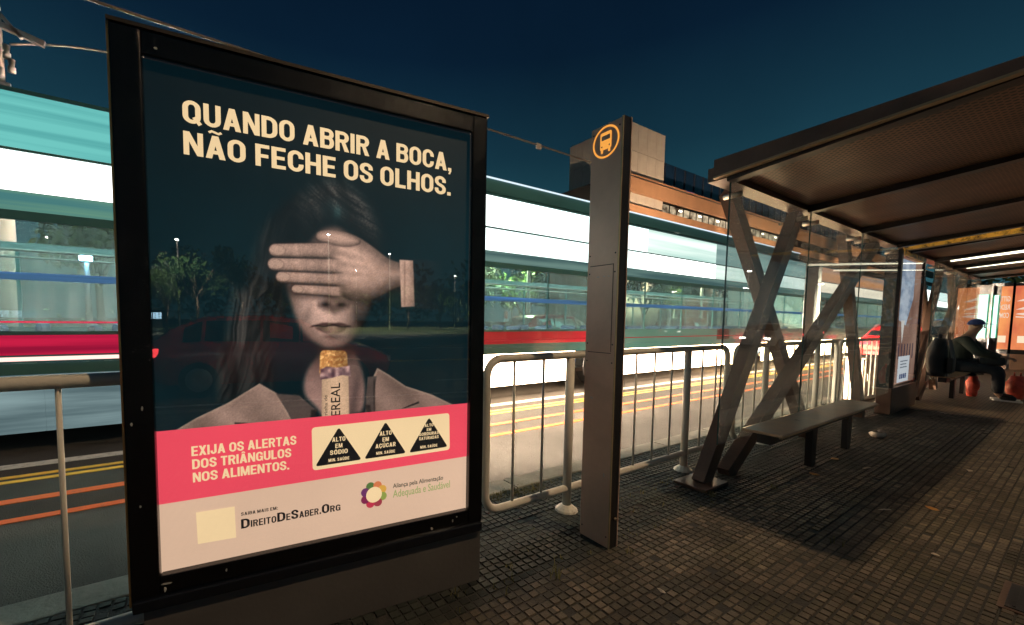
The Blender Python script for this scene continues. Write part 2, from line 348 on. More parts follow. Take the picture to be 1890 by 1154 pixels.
    b.inputs['Roughness'].default_value = 0.7; b.inputs['Specular IOR Level'].default_value = 0.3
    bp = N.new('ShaderNodeBump'); bp.inputs['Strength'].default_value = 0.5; bp.inputs['Distance'].default_value = 0.003
    L.new(n3.outputs['Fac'], bp.inputs['Height']); L.new(bp.outputs[0], b.inputs['Normal'])
    return m
M_tile = tile_mat()
def tile_verts(x, y, h, t):
    a, c = PX/2-0.0040, PY/2-0.0035; e = 0.0018
    zs = h
    B = [(x-a, y-c, -0.006), (x+a, y-c, -0.006), (x+a, y+c, -0.006), (x-a, y+c, -0.006)]
    T = [(x-a+e, y-c+e, zs+t), (x+a-e, y-c+e, zs-t), (x+a-e, y+c-e, zs-t), (x-a+e, y+c-e, zs+t)]
    return B+T
TF = [(4, 5, 6, 7), (0, 1, 5, 4), (1, 2, 6, 5), (2, 3, 7, 6), (3, 0, 4, 7)]
cells = []
rng = random.Random(3)
for i in range(int(-3.0/PX), int(9.0/PX)):
    for j in range(int(-2.9/PY), int(2.27/PY)):
        x, y = (i+0.5)*PX, (j+0.5)*PY
        px, py, z = project((x, y, 0)) if Vector((x, y, 0)).dot(Vector((cf.x, cf.y, 0))) > 0.15 else (0, 9999, 1)
        if rng.random() < 0.012: continue
        wide = 0.0012*math.sin(i//8*12.9+j//5*78.2)*1.6
        tilt = 0.0008*math.sin(i//8*37.1+j//5*11.3)
        seen = (-5 < px < 1890 and py < 1154 and not (x < 1.12 and y > 1.5-0.12*x))
        cells.append((z if seen else 99+z, x, y, rng.gauss(0, 0.0006)-0.001+wide, rng.gauss(0, 0.0004)+tilt))
cells.sort()
protos = []
for k in range(12):
    bm = bmesh.new(); vs = [bm.verts.new(v) for v in tile_verts(0, 0, rng.gauss(0, 0.0009), rng.gauss(0, 0.0006))]
    for f in TF: bm.faces.new([vs[q] for q in f])
    me = bpy.data.meshes.new('paving_tile'); bm.to_mesh(me); bm.free(); me.materials.append(M_tile); protos.append(me)
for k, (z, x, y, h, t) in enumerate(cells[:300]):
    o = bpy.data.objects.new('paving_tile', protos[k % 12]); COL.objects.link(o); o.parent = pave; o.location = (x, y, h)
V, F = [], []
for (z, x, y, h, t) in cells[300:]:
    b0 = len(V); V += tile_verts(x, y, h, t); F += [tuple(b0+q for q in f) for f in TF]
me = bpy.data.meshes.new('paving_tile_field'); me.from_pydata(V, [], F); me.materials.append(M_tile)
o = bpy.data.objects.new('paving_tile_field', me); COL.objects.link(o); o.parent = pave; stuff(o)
def far_tile_mat():
    m, t = _new('paving_far'); N = t.nodes; L = t.links
    out = N.new('ShaderNodeOutputMaterial'); b = N.new('ShaderNodeBsdfPrincipled'); L.new(b.outputs[0], out.inputs[0])
    g = N.new('ShaderNodeNewGeometry'); br = N.new('ShaderNodeTexBrick'); L.new(g.outputs['Position'], br.inputs['Vector'])
    br.offset = 0; br.inputs['Scale'].default_value = 1; br.inputs['Brick Width'].default_value = PX; br.inputs['Row Height'].default_value = PY
    br.inputs['Mortar Size'].default_value = 0.004; br.inputs['Color1'].default_value = (0.09, 0.07, 0.043, 1); br.inputs['Color2'].default_value = (0.17, 0.125, 0.075, 1); br.inputs['Mortar'].default_value = (0.015, 0.015, 0.013, 1)
    L.new(br.outputs['Color'], b.inputs['Base Color']); b.inputs['Roughness'].default_value = 0.65
    return m
sheet = obj('far_paving', box(9.0, 120, -2.92, 2.265, -0.008, -0.001), far_tile_mat(), pave)
sheet2 = obj('far_paving', box(-40, -3.0, -2.92, 2.265, -0.005, -0.001), far_tile_mat(), pave)

# ---------------------------------------------------------------- street lamps (lit)
M_galv = mat('galvanised_pole', (0.33, 0.32, 0.30), rough=0.5, metal=0.6, var=0.3, scale=3)
mat('dark_pole', (0.02, 0.022, 0.025), rough=0.6)
M_polep = mat('pale_pole_paint', (0.75, 0.74, 0.70), rough=0.5, var=0.1)
def street_lamp(x, y, h, color, power, head, label, rotz=0.0, arm=1.2, kind='POINT', z0=-0.13, group='lit street lamps', shield=False):
    t = thing('street_lamp', label, 'street lamp', (x, y, z0), rotz, group)
    h = h-z0
    obj('pole', tube(bmesh.new(), [(0, 0, 0), (0, 0, h*0.55), (0, 0, h-0.05)], [0.10, 0.075, 0.05], 10), M_polep if head in ('hot', 'mid') else MATS['dark_pole'] if head == 'blue' else M_galv, t, True)
    obj('base_flange', tube(bmesh.new(), [(0, 0, 0), (0, 0, 0.25)], 0.15, 10), M_galv, t)
    obj('arm', tube(bmesh.new(), [(0, 0, h-0.1), (0, arm*0.5, h+0.06), (0, arm, h+0.1)], 0.035, 8), M_galv, t, True)
    obj('lamp_head', box(-0.13, 0.13, arm-0.15, arm+0.5, h+0.07, h+0.17, bev=0.03), M_galv, t)
    obj('diffuser', tube(bmesh.new(), [(0, arm+0.1, h-0.14), (0, arm+0.1, h-0.10), (0, arm+0.1, h+0.0), (0, arm+0.1, h+0.06)], [0.05, 0.13, 0.13, 0.06], 12) if head == 'blue' else box(-0.11, 0.11, arm-0.1, arm+0.45, h+0.045, h+0.069), glow('lamp_glow_%s' % head, color, {'hot': 250, 'mid': 120, 'blue': 300}.get(head, 30)), t)
    if power:
        ld = bpy.data.lights.new('lamp_light', kind); ld.energy = power; ld.color = color; ld.shadow_soft_size = 0.12
        if kind == 'SPOT': ld.spot_size = R(150 if not shield else 118); ld.spot_blend = 0.4
        lo = bpy.data.objects.new('lamp_light', ld); COL.objects.link(lo); lo.parent = t; lo.location = (0, arm+0.17, h-0.02)
        if head == 'flood': ld.spot_size = R(95); lo.rotation_euler = Vector((0.45, 0.80, 0.52)).to_track_quat('-Z', 'Y').to_euler()
    return t
SOD = (1.0, 0.70, 0.42); LED = (1.0, 0.93, 0.78)
street_lamp(4.14, -4.9, 10.0, SOD, 2300, 'sodium', 'tall sodium street lamp behind the pavement throwing the roof shadow', rotz=0.0, arm=0.75, kind='SPOT')
street_lamp(-12.6, -44.7, 9.0, LED, 40000, 'hot', 'lit street lamp beyond the park fence beside a small tree, leftmost in the poster reflection', arm=-0.1, kind='SPOT', shield=True)
street_lamp(1.6, -36.7, 9.0, LED, 40000, 'hot', 'brightest lit street lamp reflected over the printed hand', arm=-0.1, kind='SPOT', shield=True)
street_lamp(8.8, -45.4, 9.0, LED, 40000, 'hot', 'lit street lamp reflected over the printed wrist', arm=-0.1, kind='SPOT', shield=True)
street_lamp(6.6, -63.6, 9.0, LED, 25000, 'mid', 'distant lit street lamp reflected below the printed fingers', arm=-0.1, kind='SPOT', shield=True)
street_lamp(23.5, -64.5, 9.0, LED, 40000, 'mid', 'lit street lamp beside the round tree, rightmost in the poster reflection', arm=-0.1, kind='SPOT', shield=True)

street_lamp(53.6, -19.0, 7.2, LED, 4000, 'hot', 'white lamp mirrored in the shelter glass where the first legs cross', arm=-0.1, kind='SPOT', shield=True)
street_lamp(54.5, -19.6, 5.4, SOD, 3000, 'hot', 'low sodium lamp mirrored in the shelter glass just under the white one', arm=-0.1, kind='SPOT', shield=True)
street_lamp(76.0, -19.0, 7.0, LED, 4000, 'hot', 'white lamp mirrored in the shelter glass between the two pairs of legs', arm=-0.1, kind='SPOT', shield=True)
def lantern(x, y, z, label):
    t = thing('park_lantern', label, 'lantern', (x, y, -0.2), 0, 'warm park lanterns beyond the bus')
    obj('post', tube(bmesh.new(), [(0, 0, 0), (0, 0, z+0.1)], 0.035, 8), M_galv, t, True)
    bm = bmesh.new(); bmesh.ops.create_uvsphere(bm, u_segments=12, v_segments=8, radius=0.17); bmesh.ops.translate(bm, verts=bm.verts, vec=(0, 0, z+0.27)); obj('globe', bm, glow('lantern_globe', (1.0, 0.72, 0.38), 9), t, True)
    obj('cap', tube(bmesh.new(), [(0, 0, z+0.43), (0, 0, z+0.48)], [0.10, 0.03], 10), M_galv, t)
for x, z, lb in ((12.6, 2.0, 'warm globe lantern seen through the bus right of the poster'), (26.4, 2.3, 'warm globe lantern seen through the bus right of the totem'), (33.8, 1.9, 'warm globe lantern seen through the bus at the shelter glass edge'), (-4.1, 3.2, 'warm globe lantern seen through the bus beside the utility pole')): lantern(x, 15.0, z, lb)

# ---------------------------------------------------------------- far building
M_conc = mat('concrete_panel', (0.42, 0.36, 0.31), rough=0.85, var=0.22, scale=0.5, bump=0.2, bscale=8)
M_darkglass = mat('dark_curtain_wall', (0.008, 0.02, 0.05), rough=0.2, var=0.3, scale=0.3)
M_fascia = mat('terracotta_fascia', (0.36, 0.185, 0.10), rough=0.8, var=0.2, scale=0.4)
M_joint = mat('dark_joint', (0.03, 0.028, 0.026), rough=0.9)
bl = thing('station_building', 'long elevated station building with pale panelled tower and orange lit fascia', 'building', (35, 25, -0.2))
obj('tower_core', box(0.12, 5.9, 0.12, 7.2, 0, 20.55), M_joint, bl)
pm = {}
for i in range(4):          # panels of the tower's two visible faces
    for k in range(7):
        z0, z1 = k*3.0, min(k*3.0+2.97, 20.6)
        if ('f', z1-z0) not in pm: pm[('f', z1-z0)] = obj('wall_panel', box(0, 1.485, 0, 0.12, 0, z1-z0), M_conc, bl); o = pm[('f', z1-z0)]
        else: o = share('wall_panel', pm[('f', z1-z0)], bl)
        o.location = (i*1.5, 0, z0)
        if ('s', z1-z0) not in pm: pm[('s', z1-z0)] = obj('wall_panel', box(0, 0.12, 0, 1.78, 0, z1-z0), M_conc, bl); o = pm[('s', z1-z0)]
        else: o = share('wall_panel', pm[('s', z1-z0)], bl)
        o.location = (0, 0.125+i*1.8, z0)
obj('upper_storey', box(6.0, 90, 1.2, 9, 15.3, 18.75), M_darkglass, bl)
bm = bmesh.new()
for i in range(42): bx(bm, 6.0+i*2, 6.08+i*2, 1.1, 1.2, 15.3, 18.7)
stuff(obj('mullion', bm, mat('dark_mullion', (0.01, 0.012, 0.02), rough=0.5), bl))
fas = obj('fascia', box(-1.5, 130, -0.5, -0.15, 13.95, 15.55), M_fascia, bl)
obj('fascia', box(-1.5, 130, -0.48, -0.15, 11.9, 12.75), M_fascia, bl)
obj('lower_wall', box(-1.5, 130, 1.5, 9, 0, 15.3), mat('station_back_wall', (0.03, 0.028, 0.026), rough=0.9, scale=0.3), bl)
M_win = glow('station_window_light', (1.0, 0.80, 0.52), 0.75, var=0.8, scale=(0.9, 1, 1.3), col2=(0.10, 0.055, 0.03))
wpr = None
for i in range(24):
    if wpr is None: wpr = o = obj('window', box(0, 1.0, 0, 0.08, 0, 1.1), M_win, bl)
    else: o = share('window', wpr, bl)
    o.location = (5.2+i*1.35, -0.1+0.35, 12.8)
    if i % 3 == 0:
        lp = obj('ceiling_lamp', box(0, 0.55, 0, 0.06, 0, 0.16), glow('station_lamp', (1, 0.9, 0.7), 5), bl); lp.location = (5.4+i*1.35, 0.18, 13.55)
bm = bmesh.new()
for i in range(46): bx(bm, -1.2+i*2.7, -0.9+i*2.7, 0.3, 0.7, 12.6, 13.95)
stuff(obj('mullion', bm, M_joint, bl))
for i in range(2):
    bs = obj('blue_sign', box(0, 1.6, 0, 0.05, 0, 0.45), glow('blue_sign_light', (0.05, 0.12, 0.9), 0.25), bl); bs.location = (12.2+i*1.9, 1.0, 16.0-i*0.2)
# unseen sodium floodlights added behind the bus to light the station front
for i, x in enumerate((29, 55, 88)):
    street_lamp(x, 13.5, 5.2, (1.0, 0.72, 0.46), 80000, 'flood', ['flood lamp before the pale station tower', 'flood lamp before the middle of the orange fascia', 'farthest flood lamp before the orange fascia'][i], rotz=0, arm=1.0, kind='SPOT')

# ---------------------------------------------------------------- trees
def leaf_mat(name, c1, c2):
    m, t = _new(name); N = t.nodes; L = t.links
    out = N.new('ShaderNodeOutputMaterial'); b = N.new('ShaderNodeBsdfPrincipled')
    g = N.new('ShaderNodeNewGeometry'); r = N.new('ShaderNodeValToRGB'); L.new(g.outputs['Random Per Island'], r.inputs[0])
    r.color_ramp.elements[0].color = (*c1, 1); r.color_ramp.elements[1].color = (*c2, 1)
    L.new(r.outputs[0], b.inputs['Base Color']); b.inputs['Roughness'].default_value = 0.55
    tr = N.new('ShaderNodeBsdfTranslucent'); L.new(r.outputs[0], tr.inputs[0]); mx = N.new('ShaderNodeMixShader'); mx.inputs[0].default_value = 0.35
    L.new(b.outputs[0], mx.inputs[1]); L.new(tr.outputs[0], mx.inputs[2]); L.new(mx.outputs[0], out.inputs[0])
    return m
M_leaf = leaf_mat('leaf_green', (0.03, 0.07, 0.015), (0.10, 0.16, 0.03))
M_leaf2 = leaf_mat('leaf_dark', (0.015, 0.04, 0.02), (0.05, 0.085, 0.03))
M_bark = mat('bark', (0.10, 0.075, 0.05), rough=0.9, var=0.4, scale=8, bump=0.8, bscale=30)
def crown_bm(rng, centres, n, size):
    bm = bmesh.new()
    for _ in range(n):
        c, r = rng.choice(centres)
        d = Vector((rng.gauss(0, 1), rng.gauss(0, 1), rng.gauss(0, 0.8))).normalized()*r*(rng.random()**0.45)
        p = Vector(c)+d; s = size*rng.uniform(0.6, 1.4)
        a = Vector((rng.uniform(-1, 1), rng.uniform(-1, 1), rng.uniform(-1, 1))).normalized(); b = a.orthogonal().normalized()*s*0.45; a = a*s
        vs = [bm.verts.new(p+q) for q in (-a, b, a, -b)]
        bm.faces.new(vs)
    return bm
def tree(x, y, h, seed, label, m=M_leaf, spread=1.0, z0=-0.2, n=1700, group='trees beside the road'):
    rg = random.Random(seed); t = thing('tree', label, 'tree', (x, y, z0), rg.uniform(0, 6), group)
    bm = bmesh.new(); th = h*0.42
    tube(bm, [(0, 0, 0), (rg.uniform(-.1, .1), rg.uniform(-.1, .1), th*0.5), (rg.uniform(-.2, .2), rg.uniform(-.2, .2), th)], [h*0.024, h*0.018, h*0.014], 8)
    cs = []
    for k in range(9):
        a = k*2.4+rg.random(); rr = h*0.22*spread*rg.uniform(0.5, 1.15); zz = th+h*rg.uniform(0.08, 0.5)
        e = (math.cos(a)*rr, math.sin(a)*rr, zz); cs.append((e, h*rg.uniform(0.08, 0.15)*spread))
        tube(bm, [(0, 0, th*rg.uniform(0.75, 1)), (e[0]*0.5, e[1]*0.5, (th+zz)/2), e], [h*0.010, h*0.006, h*0.003], 5)
    obj('trunk', bm, M_bark, t, True)
    obj('crown', crown_bm(rg, cs, n, h*0.026), m, t)
    return t
TL = [(-3.4, 21.5, 7.5, 'feathery tree seen through the rear bus windows by the concrete pole', M_leaf), (1.5, 22, 7, 'dark tree behind the bus, hidden by the large poster', M_leaf2),
      (8.3, 13.2, 4.9, 'bright green young tree seen through the bus just right of the poster', M_leaf), (12.6, 14.2, 4.6, 'second bright green tree seen through the bus left of the totem', M_leaf),
      (21.5, 14.0, 5.4, 'green tree seen through the bus beside the shelter glass edge', M_leaf), (27, 15.5, 5.6, 'leafy tree beyond the bus behind the first crossed legs', M_leaf2),
      (36, 16, 6.4, 'dark tree beyond the road behind the shelter glass', M_leaf2), (44, 15, 6.0, 'yellowish lit tree beyond the road behind the second crossed legs', M_leaf),
      (58, 15, 7.0, 'far dark tree beyond the road near the information panel', M_leaf2), (75, 14, 8.0, 'farthest tree beyond the road at the end of the view', M_leaf2)]
for i, (x, y, h, lb, m_) in enumerate(TL): tree(x, y, h, 20+i, lb, m_)
TR = [(-13.3, -43.3, 6.2, 'small flat topped tree reflected at the left of the poster', M_leaf), (-11.6, -47, 9.5, 'tall tree behind the leftmost reflected lamp', M_leaf2), (-7.5, -49, 8, 'dark tree reflected over the printed hair', M_leaf2),
      (-3.2, -46, 6, 'green lit tree reflected left of the printed fingers', M_leaf), (4.5, -52, 7, 'tree reflected between two lamps at the printed palm', M_leaf), (12.0, -50, 7, 'tree reflected right of the printed cuff', M_leaf2),
      (19.5, -60, 8, 'round bushy tree reflected at the right of the poster', M_leaf), (26, -58, 9, 'tree at the right edge of the poster reflection', M_leaf)]
for i, (x, y, h, lb, m_) in enumerate(TR): tree(x, y, h, 50+i, lb, m_, spread=1.3, n=1300, group='park trees behind the fence')

# hedge on the median beyond the bus
hd = random.Random(5)
hb = bmesh.new()
for i in range(7000):
    x = hd.uniform(-9, 45); p = Vector((x, hd.uniform(11.6, 12.6), -0.1+abs(hd.gauss(0.5, 0.42)))); s = 0.07
    a = Vector((hd.uniform(-1, 1), hd.uniform(-1, 1), hd.uniform(-.3, 1))).normalized(); b = a.orthogonal().normalized()*s*0.5; a *= s
    hb.faces.new([hb.verts.new(p+q) for q in (-a, b, a, -b)])
stuff(obj('median_hedge', hb, M_leaf2))
struct(obj('median', box(-60, 300, 11.2, 13.0, -0.22, -0.02), M_kerb))
street_lamp(-2.5, 14.5, 2.85, (0.50, 0.65, 1.0), 900, 'blue', 'cold blue white lamp glaring through the rear bus windows', arm=-0.15)
street_lamp(11.0, 12.1, 5.0, (0.9, 1.0, 0.55), 5000, 'mid', 'median lamp lighting the bright green trees beyond the bus', arm=1.0, kind='SPOT', shield=True)
street_lamp(-0.6, 11.4, 4.6, (1.0, 0.80, 0.66), 3200, 'mid', 'median lamp lighting the concrete utility pole at the left edge', arm=-0.2)  # hidden behind the poster, added to light the utility pole
street_lamp(24.0, 12.1, 5.0, (1.0, 0.85, 0.5), 5000, 'mid', 'median lamp behind the first crossed shelter legs', arm=1.0, kind='SPOT', shield=True)
street_lamp(40.0, 12.1, 5.0, (1.0, 0.75, 0.4), 5000, 'mid', 'median lamp behind the second crossed shelter legs', arm=1.0, kind='SPOT', shield=True)

# dark woods closing the view far down the road and behind the park
def wood(name, pts, seed):
    rg = random.Random(seed); bm = bmesh.new()
    for (x, y, h) in pts:
        for _ in range(170):
            d = Vector((rg.gauss(0, 1), rg.gauss(0, 1), rg.gauss(0, 0.9))).normalized()*(rg.random()**0.4)
            p = Vector((x+d.x*h*0.42, y+d.y*h*0.42, h*0.55+d.z*h*0.5)); s_ = h*0.055*rg.uniform(0.6, 1.4)
            a_ = Vector((rg.uniform(-1, 1), rg.uniform(-1, 1), rg.uniform(-1, 1))).normalized(); b_ = a_.orthogonal().normalized()*s_*0.5; a_ *= s_
            bm.faces.new([bm.verts.new(p+q) for q in (-a_, b_, a_, -b_)])
    return stuff(obj(name, bm, M_leaf2))
rw = random.Random(77)
wood('far_wood', [(rw.uniform(110, 150), rw.uniform(-35, 14), rw.uniform(9, 15)) for _ in range(34)], 1)
wood('park_wood', [(-90+i*4.2+rw.uniform(-2, 2), rw.uniform(-84, -70), rw.uniform(8, 13)) for i in range(46)], 2)

# rear park: verge, grass and railing fence (seen in the poster glass)
M_grass = mat('grass', (0.10, 0.13, 0.03), rough=0.9, var=0.4, scale=2)
struct(obj('verge', box(-80, 120, -33, -17.2, -0.22, -0.02), mat('verge_soil', (0.035, 0.03, 0.02), rough=0.9, scale=1)))
struct(obj('lawn', box(-120, 140, -95, -33, -0.22, -0.01), M_grass))
fn = thing('park_fence', 'dark metal bar fence along the lit park, reflected in the poster', 'fence', (0, -33, 0))
M_fence = mat('fence_paint', (0.02, 0.025, 0.02), rough=0.6)
obj('top_rail', box(-30, 40, -0.02, 0.02, 1.72, 1.77), M_fence, fn); obj('bottom_rail', box(-30, 40, -0.02, 0.02, 0.15, 0.2), M_fence, fn)
fb = obj('fence_bar', box(-0.012, 0.012, -0.012, 0.012, 0, 1.85), M_fence, fn); fb.location.x = -30
for i in range(1, 280): share('fence_bar', fb, fn, (-30+i*0.25, 0, 0))
bst = thing('lit_kiosk', 'small blue white lit kiosk in the park, reflected at left of the poster', 'kiosk', (-20.5, -57, 0))
obj('wall', box(-3, 3, -1, 1, 0, 2.2), M_fence, bst); obj('roof', box(-3.2, 3.2, -1.2, 1.2, 2.2, 2.4), M_galv, bst)
lw = obj('window', box(0, 0.85, 0, 0.05, 0, 0.8), glow('kiosk_light', (0.5, 0.8, 1.0), 7), bst); lw.location = (-2.9, 1.0, 1.1)
for i in range(1, 6): share('window', lw, bst, (-2.9+i*1.0, 1.0, 1.1))

# ---------------------------------------------------------------- utility pole and wires
up = thing('utility_pole', 'pale concrete utility pole with brackets at the left edge', 'utility pole', (-3.45, 12.0, -0.13))
obj('shaft', tube(bmesh.new(), [(0, 0, 0), (0, 0, 4.5), (0, 0, 9.5)], [0.33, 0.29, 0.24], 16), mat('pole_concrete', (0.50, 0.37, 0.31), rough=0.85, var=0.25, scale=3, bump=0.3), up, True)
for nm_, a_, b_, wd_ in (('cross_arm', (-0.9, -0.31, 7.30), (0.95, -0.31, 6.85), 0.11), ('bracket', (0.05, -0.31, 7.55), (0.62, -0.31, 6.85), 0.06)): obj(nm_, beam(bmesh.new(), a_, b_, wd_, 0.09), M_galv, up)
for z, x in ((6.4, 0.40), (5.95, 0.30), (6.15, 0.46)): obj('insulator', tube(bmesh.new(), [(x, -0.31, z), (x, -0.31, z+0.1), (x, -0.31, z+0.12), (x, -0.31, z+0.25)], [0.06, 0.06, 0.04, 0.055], 8), mat('insulator_ceramic', (0.35, 0.33, 0.3), rough=0.3), up, True)
obj('crossbar', box(-0.36, 0.44, -0.37, -0.30, 5.85, 5.92), M_galv, up)
M_wire = mat('wire', (0.16, 0.14, 0.12), rough=0.6)
def wire(pts, rad, label):
    n = 24; out = []
    a, b, sag = Vector(pts[0]), Vector(pts[1]), pts[2]
    for i in range(n+1):
        t = i/n; p = a.lerp(b, t); p.z -= sag*4*t*(1-t); out.append(p)
    return tag(obj('overhead_wire', tube(bmesh.new(), out, rad, 5), M_wire, None, True), label, 'wire', 'overhead wires along the road')
wire(((-3.0, 11.7, 6.55), (0.3, 12.6, 7.15), -0.3), 0.024, 'thick looping cable leaving the utility pole')
wire(((-8, 5.75, 4.52), (60, 5.75, 4.62), 0.05), 0.016, 'trolley wire running over the bus to the right of the poster')
for i, x in enumerate((5.4, 16.0)):
    t = thing('wire_clamp', ['small pale clamp on the trolley wire between poster and totem', 'small clamp on the trolley wire above the far bus'][i], 'clamp', (x, 5.75, 4.50))
    obj('body', box(-0.06, 0.06, -0.02, 0.02, -0.06, 0.04, bev=0.01), M_conc, t)
    obj('bolt', tube(bmesh.new(), [(0, -0.03, -0.03), (0, 0.03, -0.03)], 0.012, 6), M_galv, t)

# ---------------------------------------------------------------- advertising panel
M_black = mat('black_gloss_metal', (0.0022, 0.0024, 0.003), rough=0.2, var=0.3, scale=9, bump=0.22, bscale=330, spec=0.35)
M_grey = mat('plinth_grey', (0.085, 0.078, 0.072), rough=0.55, var=0.15, scale=3, bump=0.1)
PHI = -0.1152
ad = thing('advertising_panel', 'black framed advertising panel with poster of woman with a hand over her eyes', 'advertising panel', (-0.2159, 1.6779, 0), PHI)
W, ZB, ZT, U0, U1, O0, O1 = 1.3438, 0.2547, 2.1613, 0.0807, 1.2721, 0.3633, 2.0864
obj('frame_side', box(0, U0, 0, 0.16, ZB, ZT, bev=0.006), M_black, ad)
obj('frame_side', box(U1, W, 0, 0.16, ZB, ZT, bev=0.006), M_black, ad)
obj('frame_top', box(U0+0.001, U1-0.001, 0.002, 0.16, O1, ZT-0.002, bev=0.004), M_black, ad)
obj('frame_bottom', box(U0+0.001, U1-0.001, 0.002, 0.16, ZB+0.045, O0, bev=0.004), M_black, ad)
obj('frame_lip', box(0.004, W-0.004, -0.012, 0.15, ZB, ZB+0.043, bev=0.006), mat('black_lip', (0.004, 0.006, 0.010), rough=0.25, bump=0.2, bscale=250), ad)
obj('back', box(0.01, W-0.01, 0.05, 0.155, ZB+0.05, ZT-0.01), M_black, ad)
obj('top_cap', box(-0.004, W+0.004, -0.004, 0.164, ZT, ZT+0.012), mat('bronze_cap', (0.07, 0.055, 0.04), rough=0.4, metal=0.6), ad)
obj('edge_trim', box(-0.006, 0.0, 0.004, 0.02, ZB+0.02, ZT), mat('edge_brass', (0.32, 0.22, 0.10), rough=0.35, metal=0.8), ad)
obj('plinth', box(0.03, W-0.002, 0.012, 0.15, 0, ZB), M_grey, ad)
M_chip = mat('bare_metal_chip', (0.5, 0.48, 0.44), rough=0.5, metal=0.3)
for (u, v, a, b) in ((0.095, 0.315, 0.006, 0.014), (0.10, 0.335, 0.02, 0.004), (0.28, 0.335, 0.004, 0.008), (0.02, 0.9, 0.004, 0.008), (0.035, 0.62, 0.004, 0.005), (0.05, 0.95, 0.003, 0.01), (1.085, 0.315, 0.008, 0.008), (1.19, 0.33, 0.003, 0.007), (1.21, 0.345, 0.004, 0.004), (0.12, 2.11, 0.006, 0.004)):
    bm = bmesh.new(); pts = [(u+a*math.cos(k*1.05)*random.uniform(.5, 1.1), v+b*math.sin(k*1.05)*random.uniform(.5, 1.1)) for k in range(6)]
    obj('paint_chip', prism(bm, pts, 'y', -0.0015, 0.001), M_chip, ad)

# the poster: printed sheet, lit from behind
def s2l(c): return tuple((x/12.92 if x <= 0.04045 else ((x+0.055)/1.055)**2.4) for x in c)
def print_mat(name, rgb, k=0.82):
    if name in MATS: return MATS[name]
    m, t = _new(name); N = t.nodes; L = t.links; out = N.new('ShaderNodeOutputMaterial'); b = N.new('ShaderNodeBsdfPrincipled'); L.new(b.outputs[0], out.inputs[0])
    c = s2l([x/255 for x in rgb])
    b.inputs['Base Color'].default_value = (*[x*0.2 for x in c], 1); b.inputs['Roughness'].default_value = 0.5
    b.inputs['Emission Color'].default_value = (*c, 1); b.inputs['Emission Strength'].default_value = k
    g = N.new('ShaderNodeTexCoord'); n = N.new('ShaderNodeTexNoise'); n.inputs['Scale'].default_value = 1.3; n.inputs['Detail'].default_value = 5
    mr = N.new('ShaderNodeMapRange'); mr.inputs['From Min'].default_value = 0.3; mr.inputs['From Max'].default_value = 0.7; mr.inputs['To Min'].default_value = k*0.9; mr.inputs['To Max'].default_value = k*1.07
    L.new(g.outputs['Object'], n.inputs['Vector']); L.new(n.outputs['Fac'], mr.inputs['Value']); L.new(mr.outputs[0], b.inputs['Emission Strength'])
    MATS[name] = m; return m
PW, PH = 1.191, 1.723
poster = obj('poster', box(-0.004, PW+0.004, 0.030, 0.040, -0.004, PH+0.004), print_mat('poster_paper', (236, 196, 168), 0.95), ad)
poster.location = (U0, 0, O0)

